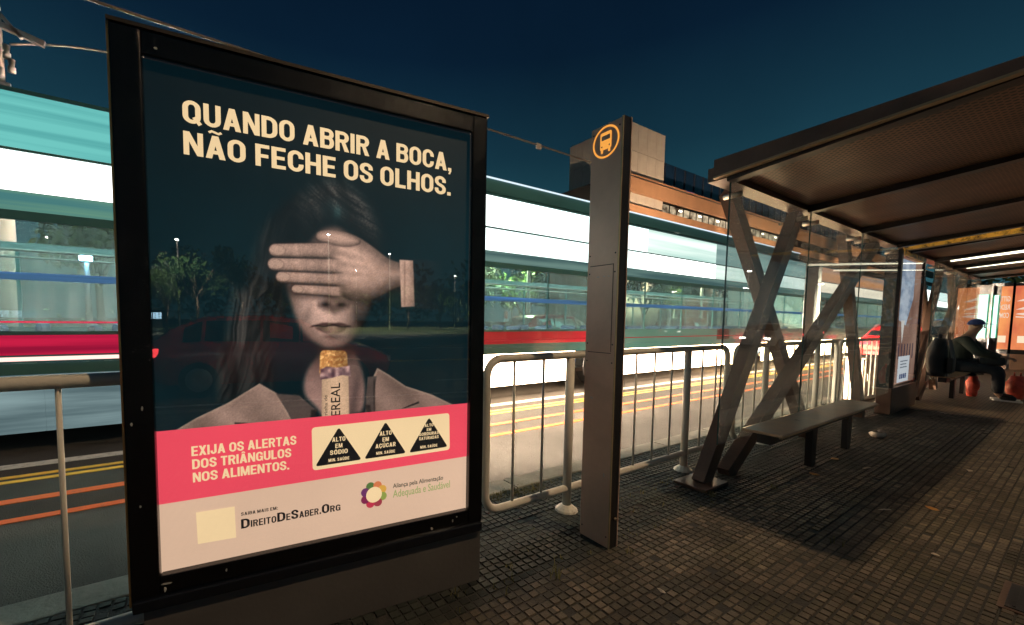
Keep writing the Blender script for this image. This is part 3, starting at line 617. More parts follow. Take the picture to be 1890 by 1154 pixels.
SHAPES = dict(
    FACE=[(0.488,1.178),(0.516,1.224),(0.565,1.258),(0.615,1.263),(0.654,1.238),(0.720,1.184),(0.754,1.093),(0.755,0.998),(0.747,0.937),(0.719,0.875),(0.685,0.814),(0.645,0.778),(0.586,0.766),(0.536,0.775),(0.487,0.810),(0.452,0.861),(0.430,0.931),(0.411,1.017),(0.409,1.073),(0.449,1.131)],
    NECK=[(0.500,0.783),(0.672,0.788),(0.696,0.718),(0.723,0.615),(0.713,0.498),(0.665,0.495),(0.535,0.495),(0.523,0.525),(0.460,0.597),(0.477,0.697),(0.533,0.758)],
    HAND=[(0.565,1.220),(0.615,1.240),(0.680,1.226),(0.740,1.193),(0.806,1.147),(0.845,1.133),(0.93,1.122),(0.93,1.030),(0.862,1.030),(0.817,1.005),(0.761,0.974),(0.706,0.961),(0.652,0.960),(0.614,0.983),(0.576,1.031),(0.564,1.108),(0.552,1.164)],
    THUMB=[(0.522,1.206),(0.534,1.229),(0.590,1.239),(0.654,1.228),(0.707,1.200),(0.641,1.178),(0.577,1.186),(0.534,1.190)],
    CUFF=[(0.861,1.142),(0.922,1.143),(0.931,0.946),(0.869,0.942)],
    HAIRTOP=[(0.491,1.166),(0.450,1.218),(0.451,1.311),(0.505,1.392),(0.591,1.429),(0.674,1.409),(0.741,1.345),(0.782,1.250),(0.781,1.155),(0.720,1.184),(0.660,1.235),(0.615,1.263),(0.565,1.258),(0.522,1.225)],
    HAIRL=[(0.493,1.390),(0.423,1.332),(0.365,1.276),(0.325,1.206),(0.296,1.090),(0.262,0.969),(0.227,0.801),(0.167,0.759),(0.179,0.638),(0.182,0.572),(0.239,0.590),(0.295,0.613),(0.325,0.651),(0.372,0.607),(0.382,0.689),(0.354,0.808),(0.413,0.834),(0.429,0.930),(0.408,1.023),(0.402,1.110),(0.485,1.178)],
    STRAND=[(0.247,0.991),(0.293,0.984),(0.294,0.914),(0.283,0.853),(0.270,0.796),(0.247,0.805),(0.221,0.818),(0.234,0.887)],
    JACKL=[(0.042,0.490),(0.118,0.535),(0.216,0.581),(0.319,0.645),(0.376,0.605),(0.434,0.490),(0.374,0.48),(0.230,0.48)],
    LAPL=[(0.372,0.605),(0.457,0.592),(0.521,0.528),(0.511,0.49),(0.430,0.488),(0.409,0.540)],
    JACKR=[(0.765,0.685),(0.811,0.656),(0.889,0.601),(1.013,0.555),(1.128,0.495),(0.963,0.485),(0.749,0.485),(0.713,0.488),(0.723,0.597)],
    LAPR=[(0.723,0.651),(0.765,0.653),(0.756,0.604),(0.749,0.490),(0.713,0.490),(0.718,0.589)],
    POCKR=[(0.951,0.530),(0.952,0.521),(0.885,0.504),(0.873,0.505)],
    POCKL=[(0.234,0.508),(0.293,0.498),(0.269,0.496),(0.234,0.501)],
    NOSE=[(0.531,0.942),(0.550,0.962),(0.588,0.953),(0.626,0.964),(0.646,0.945),(0.636,0.925),(0.610,0.922),(0.591,0.909),(0.572,0.923),(0.544,0.926)],
    LIPU=[(0.502,0.857),(0.549,0.877),(0.587,0.872),(0.619,0.877),(0.657,0.858),(0.613,0.860),(0.562,0.860)],
    LIPL=[(0.510,0.857),(0.562,0.860),(0.619,0.860),(0.650,0.858),(0.626,0.835),(0.587,0.825),(0.543,0.835)])
FINGERS = [((0.384,1.141),(0.600,1.158),0.0240,0.0310), ((0.378,1.090),(0.640,1.099),0.0232,0.0295), ((0.402,1.044),(0.640,1.047),0.0205,0.0255), ((0.452,1.001),(0.635,0.996),0.0165,0.0215)]
NU, NV, V0 = 400, 410, 0.49
def paint_portrait():
    U, Vv = np.meshgrid(np.linspace(0, PW, NU), np.linspace(V0, PH, NV)); P = np.stack([U.ravel(), Vv.ravel()], 1)
    rs = np.random.RandomState(4)
    def vnoise(x, y, seed):
        r = np.random.RandomState(seed); T = r.rand(64, 64)
        xi = np.floor(x).astype(int); yi = np.floor(y).astype(int); fx = x-xi; fy = y-yi
        fx = fx*fx*(3-2*fx); fy = fy*fy*(3-2*fy)
        g = lambda a, b: T[a % 64, b % 64]
        return (g(xi, yi)*(1-fx)+g(xi+1, yi)*fx)*(1-fy)+(g(xi, yi+1)*(1-fx)+g(xi+1, yi+1)*fx)*fy
    u, v = P[:, 0], P[:, 1]
    def fbm(sx_, sy_, seed): return sum(vnoise(u*sx_*2**k, v*sy_*2**k, seed+k)*0.5**k for k in range(4))/1.875
    def sd(poly):     # signed distance, negative inside
        poly = np.array(poly); d = np.full(len(P), 1e9); ins = np.zeros(len(P), bool); n = len(poly)
        for i in range(n):
            a, b = poly[i], poly[(i+1) % n]; e = b-a; q = P-a; t = np.clip((q@e)/max(e@e, 1e-12), 0, 1)
            d = np.minimum(d, np.hypot(*(q-t[:, None]*e).T))
            c = ((a[1] > v) != (b[1] > v)) & (u < (b[0]-a[0])*(v-a[1])/((b[1]-a[1]) or 1e-12)+a[0]); ins ^= c
        return np.where(ins, -d, d)
    def smooth(poly, k=3):
        p = np.array(poly)
        for _ in range(k): p = np.stack([0.75*p+0.25*np.roll(p, -1, 0), 0.25*p+0.75*np.roll(p, -1, 0)], 1).reshape(-1, 2)
        return p
    def ss(x, a, b): t = np.clip((x-a)/(b-a), 0, 1); return t*t*(3-2*t)
    C = np.tile(np.array([5., 24., 29.]), (len(P), 1))
    C += (fbm(3, 2, 1)-0.5)[:, None]*np.array([10, 16, 16])
    C = C*(0.75+0.35*ss(v, 1.7, 0.9))[:, None]
    def over(m, col):
        nonlocal C
        col = np.asarray(col, float); C = C*(1-m[:, None])+m[:, None]*col
    def gl(x, y, r): return np.exp(-(((u-x)/r)**2+((v-y)/r)**2))
    streak = lambda ang, f, seed: vnoise((u*math.cos(ang)-v*math.sin(ang))*f+fbm(5, 5, seed)*f*0.08, (u*math.sin(ang)+v*math.cos(ang))*6, seed)
    hairtone = lambda s: np.stack([16+62*s, 20+52*s, 22+46*s], 1)
    # hair behind
    d = sd(smooth(SHAPES['HAIRL'])); st = streak(0.30, 170, 11)*streak(0.22, 60, 12); over(ss(-d, -0.02, 0.03)*0.9, hairtone(np.clip((st*2.2-0.1)*ss(u, 0.48, 0.25)+0.02, 0, 1)*0.75)*0.8)
    # neck, jacket
    sk = fbm(40, 40, 30)
    d = sd(smooth(SHAPES['NECK'])); base = np.stack([128-u*0, 98-u*0, 90-u*0], 1)*(0.86+0.30*ss(v, 0.78, 0.55)-0.50*ss(v, 0.68, 0.79))[:, None]
    over(ss(-d, -0.006, 0.02), base*(0.85+0.22*gl(0.50, 0.58, 0.10)+0.1*gl(0.69, 0.6, 0.05))[:, None])
    over(0.75*np.exp(-((u-0.675-0.15*(v-0.6))/0.02)**2)*ss(v, 0.75, 0.6), [74, 58, 56])
    weave = (vnoise(u*420, v*420, 40)-0.5)*10
    for nm, tone in (('JACKL', (140, 112, 100)), ('JACKR', (136, 108, 97))):
        d = sd(SHAPES[nm]); f = 0.78+0.30*fbm(7, 7, 41)+0.10*np.sin((u*1.2+v)*26)
        over(ss(-d, -0.003, 0.004), np.array(tone)*f[:, None]+weave[:, None])
        over(ss(-d, -0.002, 0.001)*np.exp(-(d/0.006)**2)*0.6, [178, 146, 126])
    for nm in ('LAPL', 'LAPR'):
        d = sd(SHAPES[nm]); over(ss(-d, -0.002, 0.004), np.array([74, 62, 58])*(0.8+0.4*fbm(9, 9, 43))[:, None]+weave[:, None]*0.6)
    over(0.8*np.exp(-((u-0.752)/0.004)**2)*ss(v, 0.655, 0.62), [30, 26, 26])
    over(0.85*ss(-sd([(0.500,0.532),(0.525,0.53),(0.515,0.488),(0.497,0.488)]), -0.003, 0.004), [26, 24, 25])
    for nm in ('POCKR', 'POCKL'): over(ss(-sd(SHAPES[nm]), -0.002, 0.002), [34, 30, 30])
    over(0.9*ss(-sd([(0.713,0.535),(0.735,0.53),(0.742,0.488),(0.722,0.488)]), -0.004, 0.004), [34, 30, 30])
    # face
    d = sd(smooth(SHAPES['FACE'])); ins = np.clip(-d/0.10, 0, 1)
    tone = np.array([176, 140, 126]); sh = 0.36+0.66*ins**0.7+0.26*gl(0.50, 0.93, 0.10)+0.16*gl(0.57, 0.80, 0.05)-0.30*ss(u, 0.60, 0.76)-0.12*gl(0.70, 0.86, 0.08)
    sh += (sk-0.5)*0.10
    sh -= 0.20*np.exp(-((u-(0.500+0.30*(0.93-v)*-1))/0.016)**2)*ss(v, 0.86, 0.90)*ss(v, 0.965, 0.93)          # nasolabial fold
    sh -= 0.16*np.exp(-((u-(0.672+0.25*(0.93-v)))/0.018)**2)*ss(v, 0.85, 0.89)*ss(v, 0.96, 0.93)
    sh -= 0.22*gl(0.585, 0.815, 0.022)+0.30*gl(0.588, 0.945, 0.035)
    over(ss(-d, -0.010, 0.018), tone*np.clip(sh, 0.05, 1.3)[:, None])
    over(0.7*np.exp(-((u-0.588)/0.035)**2-((v-0.975)/0.02)**2), [158, 124, 108])
    over(0.62*ss(-sd(smooth(SHAPES['NOSE'], 2)), -0.016, 0.012), [58, 44, 41])
    for nx_ in (0.560, 0.618): over(0.9*np.exp(-(((u-nx_)/0.017)**2+((v-0.938-0.25*abs(nx_-0.589))/0.0085)**2)), [20, 15, 16])
    over(0.55*np.exp(-(((u-0.589)/0.017)**2+((v-0.953)/0.013)**2)), [150, 118, 104])
    over(0.35*np.exp(-(((u-0.532)/0.008)**2+((v-0.945)/0.016)**2))+0.35*np.exp(-(((u-0.648)/0.008)**2+((v-0.945)/0.016)**2)), [60, 46, 42])
    over(0.95*ss(-sd(smooth(SHAPES['LIPU'], 2)), -0.005, 0.006), [64, 44, 42])
    d = sd(smooth(SHAPES['LIPL'], 2)); over(0.95*ss(-d, -0.006, 0.008), np.array([104, 76, 68])*(0.75+0.5*gl(0.585, 0.845, 0.025))[:, None])
    over(0.9*np.exp(-((v-0.862+0.006*((u-0.58)/0.08)**2-0.003*np.cos((u-0.587)*90))/0.0036)**2)*ss(np.abs(u-0.58), 0.085, 0.07), [26, 18, 19])
    over(0.5*np.exp(-((v-0.818)/0.008)**2)*ss(np.abs(u-0.587), 0.06, 0.02), [70, 52, 48])
    # fringe over the forehead
    d = sd(smooth(SHAPES['HAIRTOP'])); st = streak(-0.9, 150, 15)*streak(-0.5, 45, 17)
    hi = gl(0.60, 1.40, 0.10)*0.62+0.40*gl(0.73, 1.30, 0.08)+0.30*gl(0.48, 1.32, 0.07); st = st*(0.4+1.1*vnoise(u*260, v*260, 19))
    over(ss(-d, -0.045, 0.035)*0.93, hairtone(np.clip(st*3.0*hi+0.02, 0, 1)))
    over(0.30*gl(0.60, 1.315, 0.035)*(vnoise(u*80, v*20, 51)+0.3), [80, 140, 140])
    d = sd(SHAPES['STRAND']); over(ss(-d, -0.035, 0.03)*0.75, hairtone(np.clip(streak(0.08, 190, 21)*1.5-0.15, 0, 1))*1.1)
    # cast shade of the hand in the print, then the hand
    dh = sd(smooth(SHAPES['HAND']))
    def cap(a, b, r1, r2):
        a, b = np.array(a), np.array(b); e = b-a; q = P-a; t = np.clip((q@e)/(e@e), 0, 1); r = r1+(r2-r1)*t
        n = np.array([-e[1], e[0]])/np.hypot(*e)
        return np.hypot(*(q-t[:, None]*e).T)-r, t, r, (q@n)/r
    alld = dh.copy()
    for f in FINGERS: alld = np.minimum(alld, cap(*f)[0])
    over(0.55*ss(alld, 0.035, 0.0)*ss(v, 1.25, 1.0), [34, 26, 25])
    tone = np.array([174, 138, 122])
    f = 0.52+0.48*np.clip(-dh/0.06, 0, 1)+0.14*gl(0.70, 1.14, 0.09)-0.22*ss(v, 1.06, 0.97)-0.10*gl(0.82, 1.05, 0.06)
    for (x0, y0, x1, y1, dp) in ((0.60,1.13,0.80,1.10,.10), (0.60,1.09,0.80,1.08,.10), (0.61,1.05,0.79,1.06,.09), (0.62,1.17,0.79,1.125,.07)):   # tendons
        e = np.array([x1-x0, y1-y0]); q = P-np.array([x0, y0]); t = np.clip((q@e)/(e@e), 0, 1); dd = np.hypot(*(q-t[:, None]*e).T)
        f += dp*np.exp(-(dd/0.010)**2)*(1-t)-dp*0.5*np.exp(-((dd-0.020)/0.010)**2)*(1-t)
    f += (fbm(60, 60, 71)-0.5)*0.16
    over(ss(-dh, -0.003, 0.006), tone*np.clip(f, 0.1, 1.3)[:, None])
    d = sd(smooth(SHAPES['THUMB'])); over(ss(-d, -0.004, 0.006), tone*np.clip(0.72+0.35*np.clip(-d/0.018, 0, 1), 0, 1.2)[:, None])
    over(0.55*np.exp(-((d-0.003)/0.004)**2)*ss(v, 1.22, 1.19), [50, 38, 35])
    for i in (3, 2, 1, 0):
        d, t, r, s = cap(*FINGERS[i])
        over(0.75*np.exp(-(np.maximum(d, 0)/0.0042)**2)*ss(t, 0.92, 0.72), [44, 33, 31])
        f = 0.50+0.52*np.sqrt(np.clip(1-(s-0.25)**2*0.85, 0, 1))+(fbm(70, 40, 80+i)-0.5)*0.14
        for kt in (0.36, 0.39, 0.42, 0.45, 0.76, 0.79): f -= 0.10*np.exp(-((t-kt-0.025*s*s*np.sign(kt-0.41))/0.008)**2)
        f += (vnoise(u*230, v*230, 120+i)-0.5)*0.14-0.10*np.exp(-((t-0.6)/0.12)**2)
        f += 0.07*np.exp(-((t-0.33)/0.05)**2)
        over(ss(-d, -0.003, 0.004)*ss(t, 1.0, 0.80), tone*np.clip(f, 0.1, 1.25)[:, None])
        a, b, r1, r2 = FINGERS[i]; ux = np.array(b)-np.array(a); ux = ux/np.hypot(*ux); q = P-(np.array(a)+ux*0.008); x = q@ux; y = q@np.array([-ux[1], ux[0]])
        e = np.sqrt((x/(r1*0.95))**2+(y/(r1*0.68))**2)
        over(0.75*ss(e, 1.12, 0.92), [182, 146, 128]); over(0.4*np.exp(-((e-1.08)/0.10)**2)*(x > 0), [96, 72, 64])
    # cuff
    d = sd(SHAPES['CUFF']); over(ss(-d, -0.002, 0.003), np.array([186, 148, 130])*(0.90+0.12*vnoise(u*90, v*90, 61))[:, None]*(0.82+0.25*ss(u, 0.93, 0.88)-0.12*ss(v, 1.0, 0.95))[:, None])
    over(ss(-sd([(0.921,1.152),(1.06,1.150),(1.10,0.925),(0.929,0.938)]), -0.004, 0.006)*ss(u, 1.10, 0.95)*0.8, np.stack([20+10*vnoise(u*60, v*60, 62), 26+9*vnoise(u*60, v*60, 62), 30+8*vnoise(u*60, v*60, 62)], 1))
    over(0.6*np.exp(-((u-0.884)/0.004)**2)*ss(-d, 0, 0.01), [120, 92, 80])
    # the biscuit bar held in the mouth
    bar = rounded([(0.536,0.766),(0.640,0.762),(0.646,0.660),(0.532,0.662)], 0.02)
    d = sd(bar); g = vnoise(u*190, v*190, 91)*vnoise(u*95+9, v*95, 92)
    over(ss(-d, -0.002, 0.003), np.stack([150+120*g, 95+125*g, 50+95*g], 1)*(0.8+0.35*ss(u, 0.64, 0.54))[:, None])
    d = sd([(0.542,0.675),(0.645,0.672),(0.648,0.488),(0.540,0.488)]); over(ss(-d, -0.002, 0.002), np.array([212, 172, 140])*(0.86+0.16*np.sin((u-0.54)/0.11*3.1))[:, None])
    d = sd([(0.536,0.690),(0.56,0.70),(0.60,0.694),(0.652,0.700),(0.655,0.655),(0.62,0.662),(0.58,0.652),(0.535,0.648)]); f = vnoise(u*70, v*60, 95)
    over(ss(-d, -0.002, 0.003)*0.95, np.stack([60+150*f, 40+125*f, 52+105*f], 1))
    C = C*(1+(rs.rand(len(P), 1)-0.5)*0.16*ss(C[:, :1], 20, 70))*(0.93+0.14*fbm(30, 30, 99))[:, None]
    C = np.clip(C, 0, 255)/255
    lin = np.where(C <= 0.04045, C/12.92, ((C+0.055)/1.055)**2.4)
    return P, lin
P_, LIN = paint_portrait()
me = bpy.data.meshes.new('portrait_print')
idx = np.arange(NU*NV).reshape(NV, NU)
faces = np.stack([idx[:-1, :-1], idx[:-1, 1:], idx[1:, 1:], idx[1:, :-1]], -1).reshape(-1, 4)
me.vertices.add(len(P_)); me.vertices.foreach_set('co', np.stack([P_[:, 0], np.full(len(P_), 0.028), P_[:, 1]], 1).ravel())
me.loops.add(faces.size); me.loops.foreach_set('vertex_index', faces.ravel().astype(np.int32))
me.polygons.add(len(faces)); me.polygons.foreach_set('loop_start', np.arange(0, faces.size, 4, dtype=np.int32))
try: me.polygons.foreach_set('loop_total', np.full(len(faces), 4, dtype=np.int32))
except Exception: pass
me.update(calc_edges=True); me.validate()
ca = me.color_attributes.new('print', 'FLOAT_COLOR', 'POINT')
ca.data.foreach_set('color', np.concatenate([LIN, np.ones((len(LIN), 1))], 1).ravel().astype(np.float32))
def portrait_mat():
    m, t = _new('portrait_print'); N = t.nodes; L = t.links; out = N.new('ShaderNodeOutputMaterial'); b = N.new('ShaderNodeBsdfPrincipled'); L.new(b.outputs[0], out.inputs[0])
    a = N.new('ShaderNodeVertexColor'); a.layer_name = 'print'
    L.new(a.outputs['Color'], b.inputs['Emission Color']); b.inputs['Emission Strength'].default_value = 1.15
    h = N.new('ShaderNodeMix'); h.data_type = 'RGBA'; h.blend_type = 'MULTIPLY'; h.inputs[0].default_value = 1; h.inputs[7].default_value = (0.15, 0.15, 0.15, 1)
    L.new(a.outputs['Color'], h.inputs[6]); L.new(h.outputs[2], b.inputs['Base Color']); b.inputs['Roughness'].default_value = 0.5
    return m
me.materials.append(portrait_mat())
o = bpy.data.objects.new('portrait_print', me); COL.objects.link(o); o.parent = poster
CREAM, PINK, INK = print_mat('print_cream', (255, 220, 170), 1.02), print_mat('print_pink', (250, 80, 100), 0.98), print_mat('print_ink', (26, 26, 28), 0.8)
obj('pink_band', flat([(0, 0.243), (PW, 0.250), (PW, 0.503), (0, 0.499)], 0.0265), PINK, poster)
L_ = lambda body, m, x, y, w_, cap_, depth=0.0255, rot=0.0, gap=0.075: lettering(body, m, poster, x, y, w_, cap_, depth, rot, gap)
T = lambda body, m, x, y, w_, h_, depth=0.025, bold=0.03, sp=1.0, rot=0.0: text('lettering', body, m, poster, x, y, w_, h_, depth=depth, bold=bold, spacing=sp, rot=rot)
L_('QUANDO ABRIR A BOCA,', CREAM, 0.103, 1.543, 0.994, 0.075)
L_('NÃO FECHE OS OLHOS.', CREAM, 0.103, 1.438, 0.992, 0.077)
L_('EXIJA OS ALERTAS', CREAM, 0.099, 0.400, 0.345, 0.035)
L_('DOS TRIÂNGULOS', CREAM, 0.100, 0.353, 0.325, 0.035)
L_('NOS ALIMENTOS.', CREAM, 0.101, 0.305, 0.316, 0.035)
obj('warning_box', flat(rounded([(0.503, 0.287), (1.102, 0.294), (1.098, 0.465), (0.501, 0.460)], 0.015), 0.0245), CREAM, poster)
for (ax, ay), (bx_, by_), (cx_, cy_), lines, nm in ((((0.605), 0.452), (0.512, 0.302), (0.697, 0.305), [('ALTO', .052, .0195), ('EM', .028, .0185), ('SÓDIO', .070, .0195)], 0), ((0.799, 0.455), (0.707, 0.305), (0.891, 0.307), [('ALTO', .052, .0195), ('EM', .028, .0185), ('AÇÚCAR', .088, .0195)], 1), ((0.998, 0.455), (0.904, 0.306), (1.091, 0.310), [('ALTO', .042, .0145), ('EM', .021, .0135), ('GORDURAS', .094, .0145), ('SATURADAS', .094, .0145)], 2)):
    obj('warning_triangle', flat(rounded([(bx_, by_), (cx_, cy_), (ax, ay)], 0.014), 0.023), INK, poster)
    mx_ = (bx_+cx_)/2; y = by_+0.100 if len(lines) == 3 else by_+0.108
    for k, (body, w_, h_) in enumerate(lines):
        y -= (0.0262 if len(lines) == 3 else 0.0190)
        L_(body, CREAM, mx_-w_/2, y+0.018, w_, h_*0.95, 0.0215, gap=0.13)
    L_('MIN. SAÚDE', CREAM, mx_-0.041, by_+0.012, 0.082, 0.0125, 0.0215, gap=0.16)
L_('SAIBA MAIS EM:', INK, 0.249, 0.1535, 0.125, 0.0125, gap=0.13)
xx = 0.248
for ch, wd, ht in (('D', .029, .036), ('IREITO', .088, .026), ('D', .029, .036), ('E', .015, .026), ('S', .026, .036), ('ABER', .073, .026), ('.', .006, .006), ('O', .029, .037), ('RG', .041, .026)):
    L_(ch, INK, xx, 0.104, wd, ht if ch != '.' else 0.036, gap=0.10); xx += wd+0.0032
obj('blank_label', flat([(0.110, 0.077), (0.231, 0.074), (0.228, 0.193), (0.107, 0.194)], 0.0265), CREAM, poster)
T('Aliança pela Alimentação', print_mat('print_darkgreen', (58, 66, 52), 0.8), 0.832, 0.1585, 0.238, 0.0195, bold=0.014)
T('Adequada e Saudável', print_mat('print_green', (168, 178, 110), 0.85), 0.832, 0.116, 0.273, 0.033, bold=0.008)
pet = [(96, 128, 70), (236, 132, 84), (240, 180, 80), (160, 172, 84), (176, 62, 78), (214, 58, 84), (140, 42, 84), (120, 58, 110)]
order = [(112, 0), (67, 1), (25, 2), (-20, 3), (-65, 4), (-112, 5), (-157, 6), (157, 7)]
for a, k in order:
    c = (0.749+0.040*math.cos(R(a)), 0.145+0.040*math.sin(R(a)))
    obj('logo_petal', flat([(c[0]+0.0185*math.cos(R(q)), c[1]+0.0185*math.sin(R(q))) for q in range(0, 360, 24)], 0.0265-0.0002*k), print_mat('petal_%d' % pet[k][0], pet[k], 0.85), poster)
obj('logo_centre', flat([(0.749+0.034*math.cos(R(q)), 0.145+0.034*math.sin(R(q))) for q in range(0, 360, 15)], 0.0240), CREAM, poster)
T('CEREAL', INK, 0.612, 0.462, 0.170, 0.036, bold=0.006, rot=math.pi/2, depth=0.0273)
T('Barrinha de', INK, 0.562, 0.470, 0.115, 0.013, bold=0.0, rot=math.pi/2, depth=0.0273)
obj('cover_glass', box(U0+0.001, U1-0.001, 0.010, 0.012, O0+0.001, O1-0.001), glass('poster_glass', (0.97, 0.98, 0.97), 2.05), ad)

# ---------------------------------------------------------------- bus stop totem
M_bronze = mat('bronze_paint', (0.62, 0.40, 0.29), rough=0.34, metal=0.2, var=0.18, scale=2.2, bump=0.12, bscale=40)
M_dark = mat('dark_steel', (0.022, 0.02, 0.02), rough=0.38, metal=0.3, var=0.3, scale=6, bump=0.1, bscale=60)
tt = thing('bus_stop_totem', 'tall narrow bronze bus stop totem with a round yellow bus emblem', 'totem', (1.881, 1.3765, 0), 0)
obj('body', box(0.0, 0.052, 0.008, 0.2028, 0.0, 2.315, bev=0.003), M_bronze, tt)
obj('edge_strip', box(-0.002, 0.004, 0.0, 0.008, 0.0, 2.318), mat('worn_edge', (0.5, 0.36, 0.2), rough=0.4, metal=0.5), tt)
obj('side_channel', box(0.006, 0.060, 0.0, 0.0075, 0.0, 2.322), M_dark, tt)
obj('back_edge', box(0.0605, 0.067, -0.004, 0.2028, 0.0, 2.325), M_bronze, tt)
for z0, z1 in ((1.08, 1.09), (1.56, 1.568)):
    obj('panel_seam', box(-0.0015, 0.001, 0.03, 0.185, z0, z0+0.004), M_dark, tt)
obj('panel_seam', box(-0.0015, 0.001, 0.03, 0.034, 1.09, 1.56), mat('faint_seam', (0.10, 0.06, 0.04), rough=0.5), tt)
for zz in (0.06, 1.03, 1.13, 1.52, 1.62, 2.28):
    for yy in (0.022, 0.188): obj('screw', tube(bmesh.new(), [(-0.0018, yy, zz), (0.002, yy, zz)], 0.0045, 8), M_dark, tt)
M_resid = mat('sticker_residue', (0.50, 0.44, 0.38), rough=0.8, scale=60)
for (yy, zz, a, b_) in ((0.06, 1.50, .010, .004), (0.09, 1.50, .008, .004), (0.13, 1.50, .012, .004), (0.15, 0.82, .014, .010), (0.05, 0.40, .006, .02)):
    rg_ = random.Random(int(zz*100+yy*1000)); obj('residue', prism(bmesh.new(), [(yy+a*math.cos(k*0.9)*rg_.uniform(.5, 1.1), zz+b_*math.sin(k*0.9)*rg_.uniform(.5, 1.1)) for k in range(7)], 'x', -0.0012, 0.001), M_resid, tt)
lk = obj('lock', tube(bmesh.new(), [(0.03, -0.0045, 0.17), (0.03, -0.018, 0.17)], [0.012, 0.007], 10), mat('brass_lock', (0.7, 0.5, 0.3), rough=0.25, metal=0.9), tt, True)
M_emb = glow('emblem_light', (1.0, 0.42, 0.075), 0.92)  # reflective emblem; the light it throws back is put in as emission
def ring(bm, cy, cz, r0, r1, x, n=48):
    a = [bm.verts.new((x, cy+r0*math.cos(2*math.pi*k/n), cz+r0*math.sin(2*math.pi*k/n))) for k in range(n)]
    b = [bm.verts.new((x, cy+r1*math.cos(2*math.pi*k/n), cz+r1*math.sin(2*math.pi*k/n))) for k in range(n)]
    for k in range(n): bm.faces.new((a[k], a[(k+1) % n], b[(k+1) % n], b[k]))
    return bm
EC, EZ = 0.106, 2.222
obj('emblem_ring', ring(bmesh.new(), EC, EZ, 0.0745, 0.0845, -0.0022), M_emb, tt)
def yz(poly, x): bm = bmesh.new(); bm.faces.new([bm.verts.new((x, EC+p[0], EZ+p[1])) for p in poly]); return bm
bus_o = rounded([(-0.036, -0.040), (0.036, -0.040), (0.036, 0.052), (-0.036, 0.052)], 0.012)
obj('emblem_bus', yz(bus_o, -0.0022), M_emb, tt)
obj('emblem_window', yz([(-0.027, 0.010), (0.027, 0.010), (0.027, 0.034), (-0.027, 0.034)], -0.0030), M_bronze, tt)
for s in (-1, 1):
    obj('emblem_wheel', yz([(s*0.016, -0.0395), (s*0.030, -0.0395), (s*0.030, -0.056), (s*0.016, -0.056)], -0.0022), M_emb, tt)
    obj('emblem_headlamp', yz([(s*0.024+0.0045*math.cos(R(a)), -0.022+0.0045*math.sin(R(a))) for a in range(0, 360, 30)], -0.0030), M_bronze, tt)

# ---------------------------------------------------------------- guard rails
M_rail = mat('rail_paint', (0.58, 0.55, 0.47), rough=0.5, var=0.3, scale=7, col2=(0.16, 0.10, 0.06), thr=(0.22, 0.36), bump=0.2)
def guard_rail(x, label):
    t = thing('guard_rail', label, 'guard rail', (x, 1.83, 0), 0, 'tubular guard rails along the kerb')
    L = 2.77; r = 0.10; zt, zb = 1.035, 0.15
    path = []
    for cx_, cz_, a0 in ((r, zt-r, 180), (L-r, zt-r, 90), (L-r, zb+r, 0), (r, zb+r, -90)):
        for k in range(7): a = R(a0-k*15); path.append((cx_+r*math.cos(a), 0, cz_+r*math.sin(a)))
    path.append(path[0])
    bm = bmesh.new(); tube(bm, path, 0.024, 10, caps=False); obj('tube_frame', bm, M_rail, t, True)
    p0 = obj('post', tube(bmesh.new(), [(0.675, 0, 0.0), (0.675, 0, zt-0.02)], 0.028, 10), M_rail, t, True)
    share('post', p0, t, (1.42, 0, 0))
    f0 = obj('base_flange', tube(bmesh.new(), [(0.675, 0, 0.0), (0.675, 0, 0.012), (0.675, 0, 0.04)], [0.075, 0.07, 0.035], 12), M_rail, t); share('base_flange', f0, t, (1.42, 0, 0))
    b0 = None
    for k in (-2, -1, 1, 2, 3, 4, 5, 7, 8):
        if b0 is None: b0 = obj('bar', tube(bmesh.new(), [(0, 0, zb), (0, 0, zt)], 0.0085, 6), M_rail, t, True); o = b0
        else: o = share('bar', b0, t)
        o.location = (0.675+k*0.2367, 0, 0)
    return t
guard_rail(-1.55, 'rusty guard rail running behind the left side of the poster panel')
guard_rail(1.365, 'guard rail with rounded end between the poster panel and the shelter, behind the totem')
guard_rail(4.29, 'guard rail seen through the shelter glass behind the first bench')
guard_rail(7.20, 'guard rail behind the information panel')
guard_rail(10.1, 'farthest guard rail behind the second bench')

